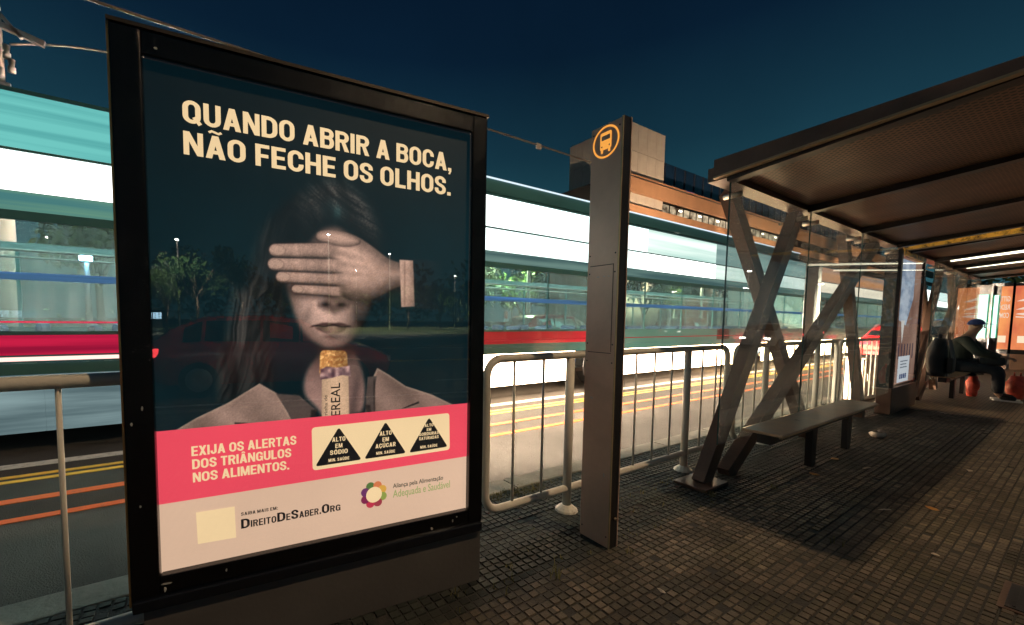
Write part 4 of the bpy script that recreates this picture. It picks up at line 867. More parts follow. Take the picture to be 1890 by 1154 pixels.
# ---------------------------------------------------------------- shelters
M_rust = mat('brown_steel', (0.105, 0.062, 0.042), rough=0.42, metal=0.25, var=0.3, scale=5, bump=0.15, bscale=60)
def perf_mat():
    m, t = _new('perforated_sheet'); N = t.nodes; L = t.links
    out = N.new('ShaderNodeOutputMaterial'); b = N.new('ShaderNodeBsdfPrincipled'); L.new(b.outputs[0], out.inputs[0])
    g = N.new('ShaderNodeTexCoord'); mp = N.new('ShaderNodeMapping'); mp.inputs['Scale'].default_value = (30, 30, 0); mp.inputs['Rotation'].default_value = (0, 0, R(45)); L.new(g.outputs['Object'], mp.inputs[0])
    vo = N.new('ShaderNodeTexVoronoi'); vo.voronoi_dimensions = '2D'; vo.inputs['Scale'].default_value = 1; vo.inputs['Randomness'].default_value = 0.0; L.new(mp.outputs[0], vo.inputs['Vector'])
    r = N.new('ShaderNodeValToRGB'); r.color_ramp.elements[0].position = 0.30; r.color_ramp.elements[0].color = (0.006, 0.005, 0.005, 1); r.color_ramp.elements[1].position = 0.38; r.color_ramp.elements[1].color = (0.165, 0.085, 0.052, 1)
    L.new(vo.outputs['Distance'], r.inputs[0])
    n = N.new('ShaderNodeTexNoise'); n.inputs['Scale'].default_value = 2.5; n.inputs['Detail'].default_value = 6; L.new(g.outputs['Object'], n.inputs['Vector'])
    mr = N.new('ShaderNodeMapRange'); mr.inputs['From Min'].default_value = 0.3; mr.inputs['From Max'].default_value = 0.7; mr.inputs['To Min'].default_value = 0.55; mr.inputs['To Max'].default_value = 1.2; L.new(n.outputs['Fac'], mr.inputs['Value'])
    vm = N.new('ShaderNodeVectorMath'); vm.operation = 'SCALE'; L.new(r.outputs[0], vm.inputs[0]); L.new(mr.outputs[0], vm.inputs['Scale']); L.new(vm.outputs[0], b.inputs['Base Color'])
    b.inputs['Roughness'].default_value = 0.5; b.inputs['Metallic'].default_value = 0.15
    return m
M_perf = perf_mat()
M_sglass = glass('shelter_glass', (0.90, 0.94, 0.93), 1.45, haze=0.10)
M_bolt = mat('bolt_steel', (0.75, 0.62, 0.5), rough=0.3, metal=0.9)
SY, YF, BZ = 1.5, -0.48, 2.325           # glass line, front edge of the roof, underside at the back
slope = 0.083
def zr(y): return BZ + (SY-y)*slope*(1.0)
def shelter(name, label, x, L, fascia_m, skip):
    t = thing('bus_shelter', label, 'bus shelter', (x, 0, 0), 0, 'steel and glass bus shelters')
    bays = round(L/1.58); bw = L/bays
    # roof: sheet, edge fascias that taper towards the front, ribs, perforated soffit panels
    obj('roof_sheet', prism(bmesh.new(), [(SY+0.06, BZ+0.095), (YF, zr(YF)+0.012), (YF, zr(YF)+0.0105), (SY+0.06, BZ+0.075)], 'x', 0.0, L), M_dark, t)
    fz = [(SY+0.07, BZ-0.012), (YF-0.01, zr(YF)-0.010), (YF-0.01, zr(YF)+0.012), (SY+0.07, BZ+0.110)]
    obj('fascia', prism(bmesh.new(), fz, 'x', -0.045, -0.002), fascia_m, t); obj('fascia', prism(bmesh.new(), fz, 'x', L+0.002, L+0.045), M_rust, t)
    obj('fascia_lip', prism(bmesh.new(), [(SY+0.07, BZ-0.026), (YF-0.01, zr(YF)-0.024), (YF-0.01, zr(YF)-0.0105), (SY+0.07, BZ-0.0125)], 'x', -0.052, -0.004), mat('bare_lip', (0.30, 0.22, 0.13), rough=0.45, metal=0.4), t)
    obj('front_edge', box(-0.04, L+0.04, YF-0.05, YF-0.012, zr(YF)-0.012, zr(YF)+0.016), M_rust, t)
    obj('rear_beam', box(-0.002, L+0.002, SY+0.005, SY+0.13, BZ-0.03, BZ+0.07), M_rust, t)
    for i in range(bays+1):
        xx_ = min(max(i*bw, 0.05), L-0.05)
        obj('rib', prism(bmesh.new(), [(SY, BZ-0.05), (YF, zr(YF)-0.012), (YF, zr(YF)+0.0035), (SY, BZ+0.07)], 'x', xx_-0.045, xx_+0.045), M_dark, t)
        for yy in (1.30, 0.6, -0.1): obj('bolt', tube(bmesh.new(), [(xx_+0.065, yy, zr(yy)-0.012), (xx_+0.065, yy, zr(yy)+0.004)], 0.014, 8), M_bolt, t, True)
    for i in range(bays):
        a, b = i*bw+0.05, (i+1)*bw-0.05
        obj('soffit_panel', prism(bmesh.new(), [(SY, BZ+0.010), (YF, zr(YF)+0.004), (YF, zr(YF)+0.009), (SY, BZ+0.016)], 'x', a, b), M_perf, t)
    # glass panes hung from bolts
    for i in range(skip, bays):
        a, b = 0.06+i*(L-0.06)/bays, 0.06+(i+1)*(L-0.06)/bays-0.012
        obj('glass_pane', box(a, b, SY-0.004, SY+0.004, 0.33, BZ-0.035), M_sglass, t)
        obj('pane_edge', box(a-0.004, a, SY-0.005, SY+0.005, 0.33, BZ-0.035), mat('pane_edge_green', (0.03, 0.07, 0.065), rough=0.2), t)
        for xb in (a+0.13, b-0.13): obj('bolt', tube(bmesh.new(), [(xb, SY-0.02, BZ-0.11), (xb, SY+0.10, BZ-0.11)], 0.021, 10), M_bolt, t, True)
    return t
def legs(t, pairs):
    for (p, q, wd) in pairs: obj('leg', beam(bmesh.new(), p, q, wd, 0.09, (0, 1, 0)), M_rust, t)
s1 = shelter('bus_shelter', 'nearest bus shelter with rusty perforated roof and crossed steel legs', 3.24, 4.68, M_rust, 0)
LY = 1.60
def seg(a, b, y=LY): return ((a[0]-3.24, y, a[1]), (b[0]-3.24, y, b[1]), 0.125)
legs(s1, [seg((3.29, 0.0), (4.80, 2.30)), seg((3.66, 0.0), (7.30, 2.29)), seg((3.69, 2.33), (5.72, 0.0), LY+0.094), seg((6.47, 2.33), (7.62, 0.0), LY+0.094)])
obj('base_plate', box(-0.12, 0.22, 1.48, 1.72, 0, 0.02, bev=0.004), M_rust, s1)
M_bfascia = mat('yellowed_fascia', (0.85, 0.50, 0.07), rough=0.4, var=0.6, scale=9, col2=(0.05, 0.035, 0.015), thr=(0.40, 0.56))  # sodium lamp light on the fascia is painted into this yellow
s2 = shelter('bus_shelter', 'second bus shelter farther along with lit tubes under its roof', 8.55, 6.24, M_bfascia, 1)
legs(s2, [((1.25, LY, 0), (2.76, LY, 2.30), 0.125), ((1.65, LY+0.094, 2.33), (3.68, LY+0.094, 0), 0.125), ((1.62, LY, 0), (5.26, LY, 2.29), 0.125), ((4.43, LY+0.094, 2.33), (5.58, LY+0.094, 0), 0.125)])
M_tube = glow('fluorescent_tube', (1.0, 0.97, 0.72), 3.2)
for xx_ in (1.75, 3.2):
    obj('lamp_tube', tube(bmesh.new(), [(xx_, 1.36, zr(1.36)-0.035), (xx_, -0.2, zr(-0.2)-0.035)], 0.017, 8), M_tube, s2, True)

# bench
M_bench = mat('bench_steel', (0.62, 0.40, 0.24), rough=0.3, metal=0.15, var=0.25, scale=4, bump=0.06, bscale=30)
def bench(x, label):
    t = thing('bench', label, 'bench', (x, 1.17, 0), 0, 'steel benches under the shelters')
    obj('seat', box(0, 2.36, 0, 0.265, 0.428, 0.45, bev=0.009), M_bench, t)
    obj('seat_edge', box(0.006, 2.354, -0.004, -0.0005, 0.431, 0.4435), mat('polished_edge', (0.75, 0.55, 0.33), rough=0.3, metal=0.7), t)
    obj('under_beam', box(0.05, 2.3, 0.09, 0.18, 0.35, 0.4265), M_dark, t)
    for xx_ in (1.05, 2.0): obj('leg', prism(bmesh.new(), [(xx_-0.06, 0.345), (xx_+0.06, 0.345), (xx_+0.045, 0.0), (xx_-0.045, 0.0)], 'y', 0.12, 0.17), M_dark, t)
    for xx_ in (0.10, 0.22): obj('bolt', tube(bmesh.new(), [(xx_, 0.045, 0.40), (xx_, 0.045, 0.4275)], 0.013, 8), M_bolt, t, True)
    return t
bench(3.52, 'brown steel bench under the nearest shelter')
bench(9.95, 'steel bench under the second shelter where the person sits')

# information panel at the end of the first shelter
ip = thing('information_panel', 'lit information panel with a map and a white notice between the two shelters', 'information panel', (8.12, 1.5, 0), 0)
obj('plinth', box(0, 1.42, 0, 0.16, 0, 0.37, bev=0.006), M_rust, ip)
for a, b in ((0, 0.07), (1.35, 1.42)): obj('frame_side', box(a, b, 0, 0.16, 0.372, 2.29), M_black, ip)
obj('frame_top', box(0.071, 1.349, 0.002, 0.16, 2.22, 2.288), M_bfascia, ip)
mp = obj('map_sheet', box(0.072, 1.348, 0.03, 0.04, 0.40, 2.21), glow('map_light', (0.80, 0.50, 0.38), 0.62, var=0.6, scale=(2, 1, 1.5), col2=(0.42, 0.22, 0.17)), ip)
obj('map_print', flat([(0.10, 1.35), (0.62, 1.25), (0.95, 1.65), (0.95, 2.18), (0.10, 2.18)], 0.028), glow('map_blue', (0.75, 0.85, 1.0), 0.85, var=0.7, scale=(3, 1, 7), col2=(0.28, 0.38, 0.55)), mp)
obj('map_print', flat([(0.35, 1.32), (0.55, 1.32), (0.47, 0.98)], 0.027), glow('map_white', (1, 0.95, 0.9), 0.9), mp)
for k in range(7): obj('map_print', box(0.16+k*0.16, 0.20+k*0.16, 0.027, 0.0295, 0.75+0.02*(k % 3), 0.98), glow('map_ink', (0.16, 0.13, 0.22), 0.4), mp)
nt_ = obj('notice', box(0.35, 0.98, 0.024, 0.026, 0.42, 0.80), glow('notice_white', (0.86, 0.92, 1.0), 0.95), ip)
for k, (a, b) in enumerate(((0.46, 0.86), (0.46, 0.80), (0.46, 0.84))): obj('notice_line', box(a, b, 0.022, 0.0235, 0.72-k*0.045, 0.735-k*0.045), glow('notice_ink', (0.35, 0.4, 0.5), 0.6), nt_)
for k in range(4): obj('notice_line', box(0.46+k*0.10, 0.53+k*0.10, 0.022, 0.0235, 0.47, 0.54), glow('notice_blue', (0.10, 0.16, 0.40), 0.6), nt_)
obj('cover_glass', box(0.071, 1.349, 0.008, 0.011, 0.38, 2.215), glass('poster_glass', (0.97, 0.98, 0.97), 1.75), ip)

# cabinet behind the first shelter
cb = thing('utility_cabinet', 'low brown metal cabinet behind the shelter glass beside the information panel', 'cabinet', (8.92, 1.98, 0))
obj('body', box(0, 1.1, 0, 0.22, 0.03, 0.70, bev=0.01), M_bronze, cb); obj('lid', box(-0.02, 1.12, -0.02, 0.24, 0.702, 0.73, bev=0.006), M_bronze, cb)
obj('door', box(0.05, 1.05, -0.008, -0.001, 0.09, 0.66), M_bronze, cb); obj('handle', tube(bmesh.new(), [(0.10, -0.012, 0.34), (0.10, -0.035, 0.36), (0.10, -0.035, 0.46), (0.10, -0.012, 0.48)], 0.008, 6), M_bolt, cb, True); obj('foot', box(0.03, 1.07, 0.02, 0.20, 0, 0.03), M_dark, cb)

# lit columns and orange panels at the far end
for i, (x, y) in enumerate(((17.0, 1.66), (17.6, 1.50))):
    t = thing('lit_advert_column', ['green white lit column beyond the second shelter, the wider one', 'narrow green white lit column beside the orange panels'][i], 'lit column', (x, y, 0))
    wd = 0.17 if i == 0 else 0.07
    obj('post', box(0, 0.1, -wd/2-0.03, wd/2+0.03, 0, 2.3), M_black, t)
    obj('light_strip', box(-0.012, -0.001, -wd/2+0.0, wd/2, 0.95, 2.06), glow('green_white', (0.72, 1.0, 0.86), 1.5), t)
    for s in (-1, 1): obj('green_edge', box(-0.011, -0.0005, s*(wd/2+0.012)-0.01, s*(wd/2+0.012)+0.01, 0.95, 2.06), glow('green_edge', (0.02, 0.42, 0.22), 0.7), t)
for i, (ya, yb) in enumerate(((1.76, 1.43), (1.38, 0.55))):
    t = thing('orange_advert_panel', ['narrow orange lit advertisement at the far end with reversed white letters', 'wider orange lit advertisement at the right edge of the view'][i], 'advertising panel', (20, ya, 0), 0, 'orange lit panels at the far end')
    wd = ya-yb
    obj('frame', box(0.012, 0.14, -wd-0.05, 0.05, 0.45, 2.52), M_black, t); obj('plinth', box(0.02, 0.12, -wd, 0, 0, 0.45), M_rust, t)
    obj('poster', box(0, 0.01, -wd, 0, 0.58, 2.42), glow('orange_poster', (1.0, 0.38, 0.13), 0.95, var=0.5, scale=(1, 2, 0.9), col2=(0.72, 0.16, 0.08)), t)
    for k, body in enumerate(('GITTRA', 'REDOM', 'COMPLE') if i == 0 else ('A', 'A', 'S')):
        text('lettering', body, glow('poster_white', (1, 0.75, 0.6), 0.9), t, 0.03, 1.98-k*0.24, wd*0.82, 0.15, face='-x', depth=-0.003, bold=0.02, mirror=(i == 0))
    obj('pale_patch', box(-0.004, -0.0005, -wd*0.85, -wd*0.12, 0.78, 0.98), glow('poster_pale', (1, 0.8, 0.55), 1.0), t)

# ---------------------------------------------------------------- seated person
def skin(name, verts, edges, radii, m, parent, root=0, sub=2, smooth=True):
    me = bpy.data.meshes.new(name); me.from_pydata(verts, edges, []); o = bpy.data.objects.new(name, me); COL.objects.link(o)
    md = o.modifiers.new('s', 'SKIN'); md.use_smooth_shade = True; o.modifiers.new('d', 'SUBSURF').levels = sub
    layer = me.skin_vertices[0] if me.skin_vertices else None
    for i, r in enumerate(radii):
        layer.data[i].radius = (r, r) if not isinstance(r, tuple) else r; layer.data[i].use_root = (i == root)
    dg = bpy.context.evaluated_depsgraph_get(); dg.update()
    m2 = bpy.data.meshes.new_from_object(o.evaluated_get(dg)); COL.objects.unlink(o); bpy.data.objects.remove(o)
    m2.name = name; m2.materials.clear(); m2.materials.append(m)
    if smooth: m2.shade_smooth()
    r_ = bpy.data.objects.new(name, m2); COL.objects.link(r_); r_.parent = parent; return r_
M_skin = mat('skin', (0.40, 0.24, 0.17), rough=0.55, var=0.1, scale=8)
M_jack = mat('dark_green_jacket', (0.018, 0.03, 0.026), rough=0.85, var=0.3, scale=9, bump=0.4, bscale=30)
M_trou = mat('dark_trousers', (0.014, 0.02, 0.03), rough=0.9, var=0.3, scale=9, bump=0.3, bscale=40)
pr = thing('person', 'person in dark jacket and blue cap sitting on the far bench looking towards the pavement', 'person', (11.45, 1.30, 0))
# local axes: -y is where the person faces, x is along the bench; z up from the pavement
BV = [(0, 0, 0.56), (0, 0.03, 0.72), (0, 0.00, 0.92), (0, -0.07, 1.06), (0, -0.10, 1.14), (0, -0.135, 1.24), (0, -0.14, 1.31),
      (-0.18, -0.04, 1.02), (-0.23, -0.20, 0.80), (-0.12, -0.43, 0.72), (-0.09, -0.50, 0.71), (0.18, -0.04, 1.02), (0.23, -0.20, 0.80), (0.12, -0.43, 0.72), (0.09, -0.50, 0.71),
      (-0.10, -0.03, 0.54), (-0.12, -0.42, 0.52), (-0.12, -0.44, 0.10), (-0.12, -0.52, 0.05), (0.10, -0.03, 0.54), (0.12, -0.42, 0.52), (0.12, -0.40, 0.10), (0.12, -0.48, 0.05)]
BE = [(0, 1), (1, 2), (2, 3), (3, 4), (4, 5), (5, 6), (3, 7), (7, 8), (8, 9), (9, 10), (3, 11), (11, 12), (12, 13), (13, 14), (0, 15), (15, 16), (16, 17), (17, 18), (0, 19), (19, 20), (20, 21), (21, 22)]
BR = [0.13, 0.12, 0.13, 0.09, 0.052, (0.082, 0.095), (0.07, 0.08), 0.05, 0.042, 0.03, 0.035, 0.05, 0.042, 0.03, 0.035, 0.09, 0.065, 0.042, 0.04, 0.09, 0.065, 0.042, 0.04]
body = skin('body', BV, BE, BR, M_skin, pr)
for s in (-1, 1):       # five fingers on each hand, closed over the bag
    for k, (a, ln) in enumerate(((-0.028, 0.062), (-0.010, 0.072), (0.008, 0.068), (0.025, 0.052))):
        bx0 = s*0.09+a
        skin('finger', [(bx0, -0.515, 0.712), (bx0, -0.515-ln*0.55, 0.705), (bx0, -0.515-ln*0.8, 0.685), (bx0, -0.515-ln*0.8, 0.665)], [(0, 1), (1, 2), (2, 3)], [0.010, 0.0095, 0.009, 0.008], M_skin, body, sub=1)
    skin('thumb', [(s*0.062, -0.50, 0.715), (s*0.043, -0.535, 0.722), (s*0.040, -0.555, 0.715)], [(0, 1), (1, 2)], [0.011, 0.010, 0.009], M_skin, body, sub=1)
    obj('ear', tube(bmesh.new(), [(s*0.080, -0.13, 1.245), (s*0.094, -0.125, 1.255)], [0.02, 0.026], 8), M_skin, body, True)
    obj('eye', tube(bmesh.new(), [(s*0.032, -0.222, 1.262), (s*0.032, -0.232, 1.262)], [0.012, 0.006], 8), M_joint, body, True)
obj('nose', prism(bmesh.new(), [(-0.215, 1.262), (-0.255, 1.222), (-0.222, 1.215)], 'x', -0.013, 0.013), M_skin, body, True)
obj('mouth', box(-0.024, 0.024, -0.231, -0.22, 1.189, 1.195), mat('lips', (0.28, 0.12, 0.1)), body)
JV = [BV[i] for i in (0, 1, 2, 3, 7, 8, 9, 11, 12, 13)]
JE = [(0, 1), (1, 2), (2, 3), (3, 4), (4, 5), (5, 6), (3, 7), (7, 8), (8, 9)]
skin('jacket', JV, JE, [0.165, 0.165, 0.175, 0.115, 0.085, 0.07, 0.05, 0.085, 0.07, 0.05], M_jack, pr)
TV = [BV[i] for i in (0, 15, 16, 17, 19, 20, 21)]
skin('trousers', TV, [(0, 1), (1, 2), (2, 3), (0, 4), (4, 5), (5, 6)], [0.15, 0.115, 0.088, 0.066, 0.115, 0.088, 0.066], M_trou, pr)
M_shoe = mat('black_shoe', (0.012, 0.012, 0.014), rough=0.4); M_sole = mat('white_sole', (0.75, 0.73, 0.7), rough=0.6)
for x, y in ((-0.12, -0.44), (0.12, -0.40)):
    sh_ = skin('shoe', [(x, y, 0.075), (x, y-0.09, 0.06), (x, y-0.19, 0.05)], [(0, 1), (1, 2)], [0.055, 0.052, 0.042], M_shoe, pr, sub=1)
    obj('sole', prism(bmesh.new(), rounded([(x-0.05, y+0.06), (x+0.05, y+0.06), (x+0.048, y-0.25), (x-0.048, y-0.25)], 0.04), 'z', 0.002, 0.026), M_sole, sh_)
bm = bmesh.new(); bmesh.ops.create_uvsphere(bm, u_segments=18, v_segments=10, radius=0.105)
bmesh.ops.delete(bm, geom=[v for v in bm.verts if v.co.z < -0.005], context='VERTS')
bmesh.ops.translate(bm, verts=bm.verts, vec=(0, -0.135, 1.275)); M_cap = mat('blue_cap', (0.03, 0.06, 0.22), rough=0.8)
cp = obj('cap', bm, M_cap, pr, True); obj('brim', prism(bmesh.new(), rounded([(-0.075, -0.21), (0.075, -0.21), (0.06, -0.32), (-0.06, -0.32)], 0.04), 'z', 1.283, 1.291), M_cap, cp)
bk = thing('backpack', 'large dark backpack standing on the bench beside the information panel', 'backpack', (10.0, 1.36, 0.45))
M_fab = mat('black_fabric', (0.010, 0.014, 0.018), rough=0.7, bump=0.4, bscale=40)
bm = bmesh.new(); rr = []
for k in range(9):
    f = k/8; a_ = 0.19*(1-0.55*max(0, f-0.55)**2*4)*(0.90+0.10*math.sin(f*3)); rr.append([bm.verts.new((math.cos(2*math.pi*j/16)*a_, math.sin(2*math.pi*j/16)*a_*0.62+0.02*math.sin(f*3), 0.60*f)) for j in range(16)])
for q0_, q1_ in zip(rr, rr[1:]):
    for j in range(16): bm.faces.new((q0_[j], q0_[(j+1) % 16], q1_[(j+1) % 16], q1_[j]))
bm.faces.new(rr[0][::-1]); bm.faces.new(rr[-1]); obj('body', bm, M_fab, bk, True)
obj('pocket', box(-0.13, 0.13, -0.165, -0.10, 0.06, 0.30, bev=0.03), M_fab, bk, True)
for sx_ in (-0.07, 0.07): obj('strap', tube(bmesh.new(), [(sx_, -0.125, 0.04), (sx_, -0.15, 0.3), (sx_, -0.10, 0.58)], 0.014, 6), mat('grey_webbing', (0.12, 0.15, 0.16), rough=0.6), bk, True)
obj('top_handle', tube(bmesh.new(), [(-0.05, 0, 0.58), (-0.04, 0, 0.66), (0.04, 0, 0.66), (0.05, 0, 0.58)], 0.016, 6), M_fab, bk, True)
hb_ = thing('handbag', 'black bag held on the lap of the seated person', 'bag', (11.45, 0.93, 0.585))
bm = box(-0.17, 0.17, -0.11, 0.15, 0, 0.15, bev=0.04); obj('body', bm, M_fab, hb_, True)
obj('strap', tube(bmesh.new(), [(-0.13, 0, 0.13), (-0.07, -0.02, 0.20), (0.07, -0.02, 0.20), (0.13, 0, 0.13)], 0.010, 6), M_shoe, hb_, True)
M_red = mat('red_plastic', (0.62, 0.075, 0.045), rough=0.45, var=0.35, scale=14, bump=0.8, bscale=22)
def plastic_bag(x, y, wd, h, lean, label, sd_):
    rg = random.Random(sd_); t = thing('plastic_bag', label, 'plastic bag', (x, y, 0), 0, 'red bags at the feet of the seated person')
    bm = bmesh.new(); n = 18; rings = []
    for k in range(8):
        f = k/7; zz = h*f; pr_ = (0.75+0.5*math.sin(f*2.6))*(1 if f < 0.85 else 0.75)
        rings.append([bm.verts.new((math.cos(2*math.pi*j/n)*wd*0.5*pr_*rg.uniform(0.9, 1.1)+lean*f, math.sin(2*math.pi*j/n)*wd*0.36*pr_*rg.uniform(0.88, 1.12), zz+rg.uniform(-.006, .006)*(k > 0))) for j in range(n)])
    for a, b in zip(rings, rings[1:]):
        for j in range(n): bm.faces.new((a[j], a[(j+1) % n], b[(j+1) % n], b[j]))
    bm.faces.new(rings[0][::-1]); bm.faces.new(rings[-1])
    obj('sack', bm, M_red, t, True)
    for s in (-1, 1): obj('handle', tube(bmesh.new(), [(lean-0.05, s*wd*0.12, h*0.98), (lean-0.02, s*wd*0.12, h+0.06), (lean+0.02, s*wd*0.12, h+0.06), (lean+0.05, s*wd*0.12, h*0.98)], 0.007, 6), M_red, t, True)
plastic_bag(11.85, 0.72, 0.27, 0.40, 0.02, 'larger red plastic bag in front of the feet of the seated person', 1)
plastic_bag(11.66, 1.17, 0.18, 0.36, 0.03, 'narrow red plastic bag behind the legs of the seated person', 2)

# ---------------------------------------------------------------- buses
M_busglass = glass('bus_glass', (0.80, 0.94, 0.93), 1.45, haze=0.26)
M_buswhite = mat('bus_white', (0.55, 0.58, 0.56), rough=0.35, coat=0.4, var=0.1, scale=0.8)
M_busteal = mat('bus_teal', (0.05, 0.16, 0.16), rough=0.35, coat=0.4, var=0.15, scale=0.6)
M_busred = mat('bus_red', (0.55, 0.02, 0.05), rough=0.3, coat=0.5, var=0.15, scale=0.8)
M_tyre = mat('tyre', (0.012, 0.012, 0.012), rough=0.85); M_rim = mat('rim', (0.35, 0.35, 0.35), rough=0.35, metal=0.8)
M_seat = mat('seat_blue', (0.03, 0.09, 0.20), rough=0.6)
def wheel(t, x, y0, y1, r, z=-0.13):
    wl = obj('wheel', tube(bmesh.new(), [(x, y0, z+r), (x, y1, z+r)], r, 24), M_tyre, t)
    obj('rim', tube(bmesh.new(), [(x, y0-0.012, z+r), (x, y0-0.001, z+r)], [r*0.5, r*0.62], 20), M_rim, wl)
def bus(x0, x1, label, wheels, zones, fairing):
    """low-floor bus at rest along the road; zones: (x limit, cove, transom, skirt) give the lit panels of each stretch"""
    t = thing('bus', label, 'bus', (x0, 5.75, 0), 0, 'buses with lit side panels standing in the bus lane'); L = x1-x0
    pitch = 1.49; n = int(L/pitch); pitch = L/n; D = 2.5
    obj('roof', prism(bmesh.new(), [(0.02, 3.43), (0.10, 3.50), (D-0.1, 3.50), (D-0.02, 3.43)], 'x', 0, L), M_busteal, t)
    obj('ceiling', box(0.02, L-0.02, 0.06, D-0.06, 2.90, 2.93), M_buswhite, t)
    obj('floor', box(0.02, L-0.02, 0.03, D-0.03, 0.22, 0.30), M_dark, t)
    for y0, y1 in ((0, 0.03), (D-0.03, D)):
        obj('waist_panel', box(0, L, y0, y1, 0.78, 1.10), M_busteal, t)
        obj('window_header', box(0, L, y0, y1, 2.20, 2.29), M_busteal, t)
        obj('cant_rail', box(0, L, y0, y1, 2.865, 2.89), M_busteal, t)
    obj('far_skirt', box(0, L, D-0.03, D, 0.05, 0.775), M_buswhite, t)
    obj('sill_band', box(0, L, 0.001, 0.03, 0.66, 0.775), M_busteal, t)
    obj('end_wall', box(-0.03, -0.002, 0, D, 0.15, 3.43), M_buswhite, t); obj('end_wall', box(L+0.002, L+0.03, 0, D, 0.15, 3.43), M_buswhite, t)
    pb = box(-0.012, 0.012, 0.016, 0.04, 1.101, 2.199); p0 = obj('pillar', pb, M_busteal, t)
    q0 = obj('pillar', box(-0.02, 0.02, D-0.03, D-0.001, 1.101, 2.199), M_busteal, t)
    gl0 = obj('window_pane', box(0.003, pitch-0.003, 0.010, 0.014, 1.102, 2.198), M_busglass, t); gf0 = obj('window_pane', box(0.021, pitch-0.021, D-0.014, D-0.010, 1.102, 2.198), M_busglass, t)
    cache = {}
    for i in range(n+1):
        if i: share('pillar', p0, t, (i*pitch, 0, 0)); share('pillar', q0, t, (i*pitch, 0, 0))
        if i == n: break
        if i: share('window_pane', gl0, t, (i*pitch, 0, 0)); share('window_pane', gf0, t, (i*pitch, 0, 0))
        zone = next(z for z in zones if x0+i*pitch < z[0])
        for nm, m_, z0, z1 in (('cove_light', zone[1], 2.90, 3.42), ('transom_light', zone[2], 2.485, 2.86), ('tinted_strip', zone[4], 2.295, 2.475)):  # cove and strip glow is added, standing for the bus's smeared light
            k = (nm, m_.name)
            if k not in cache: o = cache[k] = obj(nm, box(0.006, pitch-0.006, 0.004, 0.03, z0, z1), m_, t)
            else: o = share(nm, cache[k], t)
            o.location.x = i*pitch
        for a in (i*pitch, (i+0.5)*pitch):
            if any(a < wx-x0+0.50 and a+pitch/2 > wx-x0-0.50 for wx in wheels): continue
            k = ('s', zone[3].name)
            if k not in cache: o = cache[k] = obj('skirt_light', box(0.004, pitch/2-0.004, 0.0, 0.03, 0.07, 0.655), zone[3], t)  # added glow panel standing for low headlamp glare, not a bus lamp
            else: o = share('skirt_light', cache[k], t)
            o.location.x = a
    for wx in wheels:
        wheel(t, wx-x0, 0.02, 0.30, 0.46); wheel(t, wx-x0, D-0.30, D-0.02, 0.46)
        obj('wheel_arch', tube(bmesh.new(), [(wx-x0+0.54*math.cos(R(a)), 0.012, 0.33+0.54*math.sin(R(a))) for a in range(-20, 201, 20)], 0.02, 6), M_dark, t, True)
    s0 = None
    for i in range(n*2):
        for yy in (0.5, D-0.5):
            if s0 is None:
                bm = box(-0.05, 0.03, -0.21, 0.21, 0.55, 1.16, bev=0.05); bx(bm, 0.0, 0.40, -0.21, 0.21, 0.6, 0.68, bev=0.02); bx(bm, 0.05, 0.30, -0.18, 0.18, 0.30, 0.6); s0 = o = obj('seat', bm, M_seat, t)
            else: o = share('seat', s0, t)
            o.location = (0.35+i*pitch*0.5, yy, 0)
    obj('blue_stripe', box(0.01, L-0.01, 0.004, 0.008, 1.61, 1.685), glow('blue_stripe_light', (0.10, 0.26, 0.62), 0.75, var=0.7, scale=(0.5, 1, 10), col2=(0.06, 0.14, 0.22)), t)  # glowing band added in place of a blue light trail
    obj('grab_rail', tube(bmesh.new(), [(0.1, 0.85, 2.0), (L-0.1, 0.85, 2.0)], 0.016, 6), M_galv, t, True); obj('grab_rail', tube(bmesh.new(), [(0.1, D-0.85, 2.0), (L-0.1, D-0.85, 2.0)], 0.016, 6), M_galv, t, True)
    obj('ceiling_light', box(0.3, L-0.3, 1.1, 1.4, 2.87, 2.895), glow('bus_ceiling_light', (0.66, 1.0, 0.92), 14), t)
    if fairing:
        obj('roof_fairing', box(fairing[0]-x0, fairing[1]-x0, 0.08, D-0.08, 3.502, 3.76, bev=0.02), M_busteal, t)
        obj('marker_strip', box(fairing[0]-x0, fairing[1]-x0, 0.05, 0.078, 3.735, 3.755), glow('marker_white', (0.75, 0.9, 1.0), 1.1), t)  # glowing strip added for a light trail above the roof
    return t
G = glow
cv_teal = G('cove_teal', (0.17, 0.60, 0.56), 0.95, var=0.3, scale=(0.3, 1, 15), col2=(0.10, 0.42, 0.41)); cv_white = G('cove_white', (0.92, 1.0, 0.98), 2.2, var=0.2, scale=(0.15, 1, 3), col2=(0.70, 0.88, 0.85))
cv_pale = G('cove_pale', (0.80, 0.92, 0.84), 1.3, var=0.3, scale=(0.15, 1, 4), col2=(0.38, 0.58, 0.52)); cv_dim = G('cove_dim', (0.34, 0.50, 0.46), 0.9, var=0.4, scale=(0.2, 1, 5), col2=(0.18, 0.30, 0.29)); cv_or = G('cove_orange', (0.85, 0.38, 0.17), 0.9, var=0.4, scale=(0.15, 1, 5), col2=(0.45, 0.30, 0.24))
tr_w = G('transom_white', (0.95, 1.0, 0.97), 3.5); tr_p = G('transom_pale', (0.88, 1.0, 0.92), 1.1, var=0.3, scale=(0.2, 1, 5), col2=(0.55, 0.75, 0.66)); tr_warm = G('transom_warm', (1.0, 0.86, 0.68), 1.5, var=0.2, scale=(0.2, 1, 4))
ts_g = G('strip_green', (0.16, 0.36, 0.26), 0.8, var=0.5, scale=(0.3, 1, 12), col2=(0.08, 0.25, 0.25)); ts_d = G('strip_dim', (0.20, 0.34, 0.30), 0.7, var=0.5, scale=(0.3, 1, 10), col2=(0.08, 0.16, 0.16))
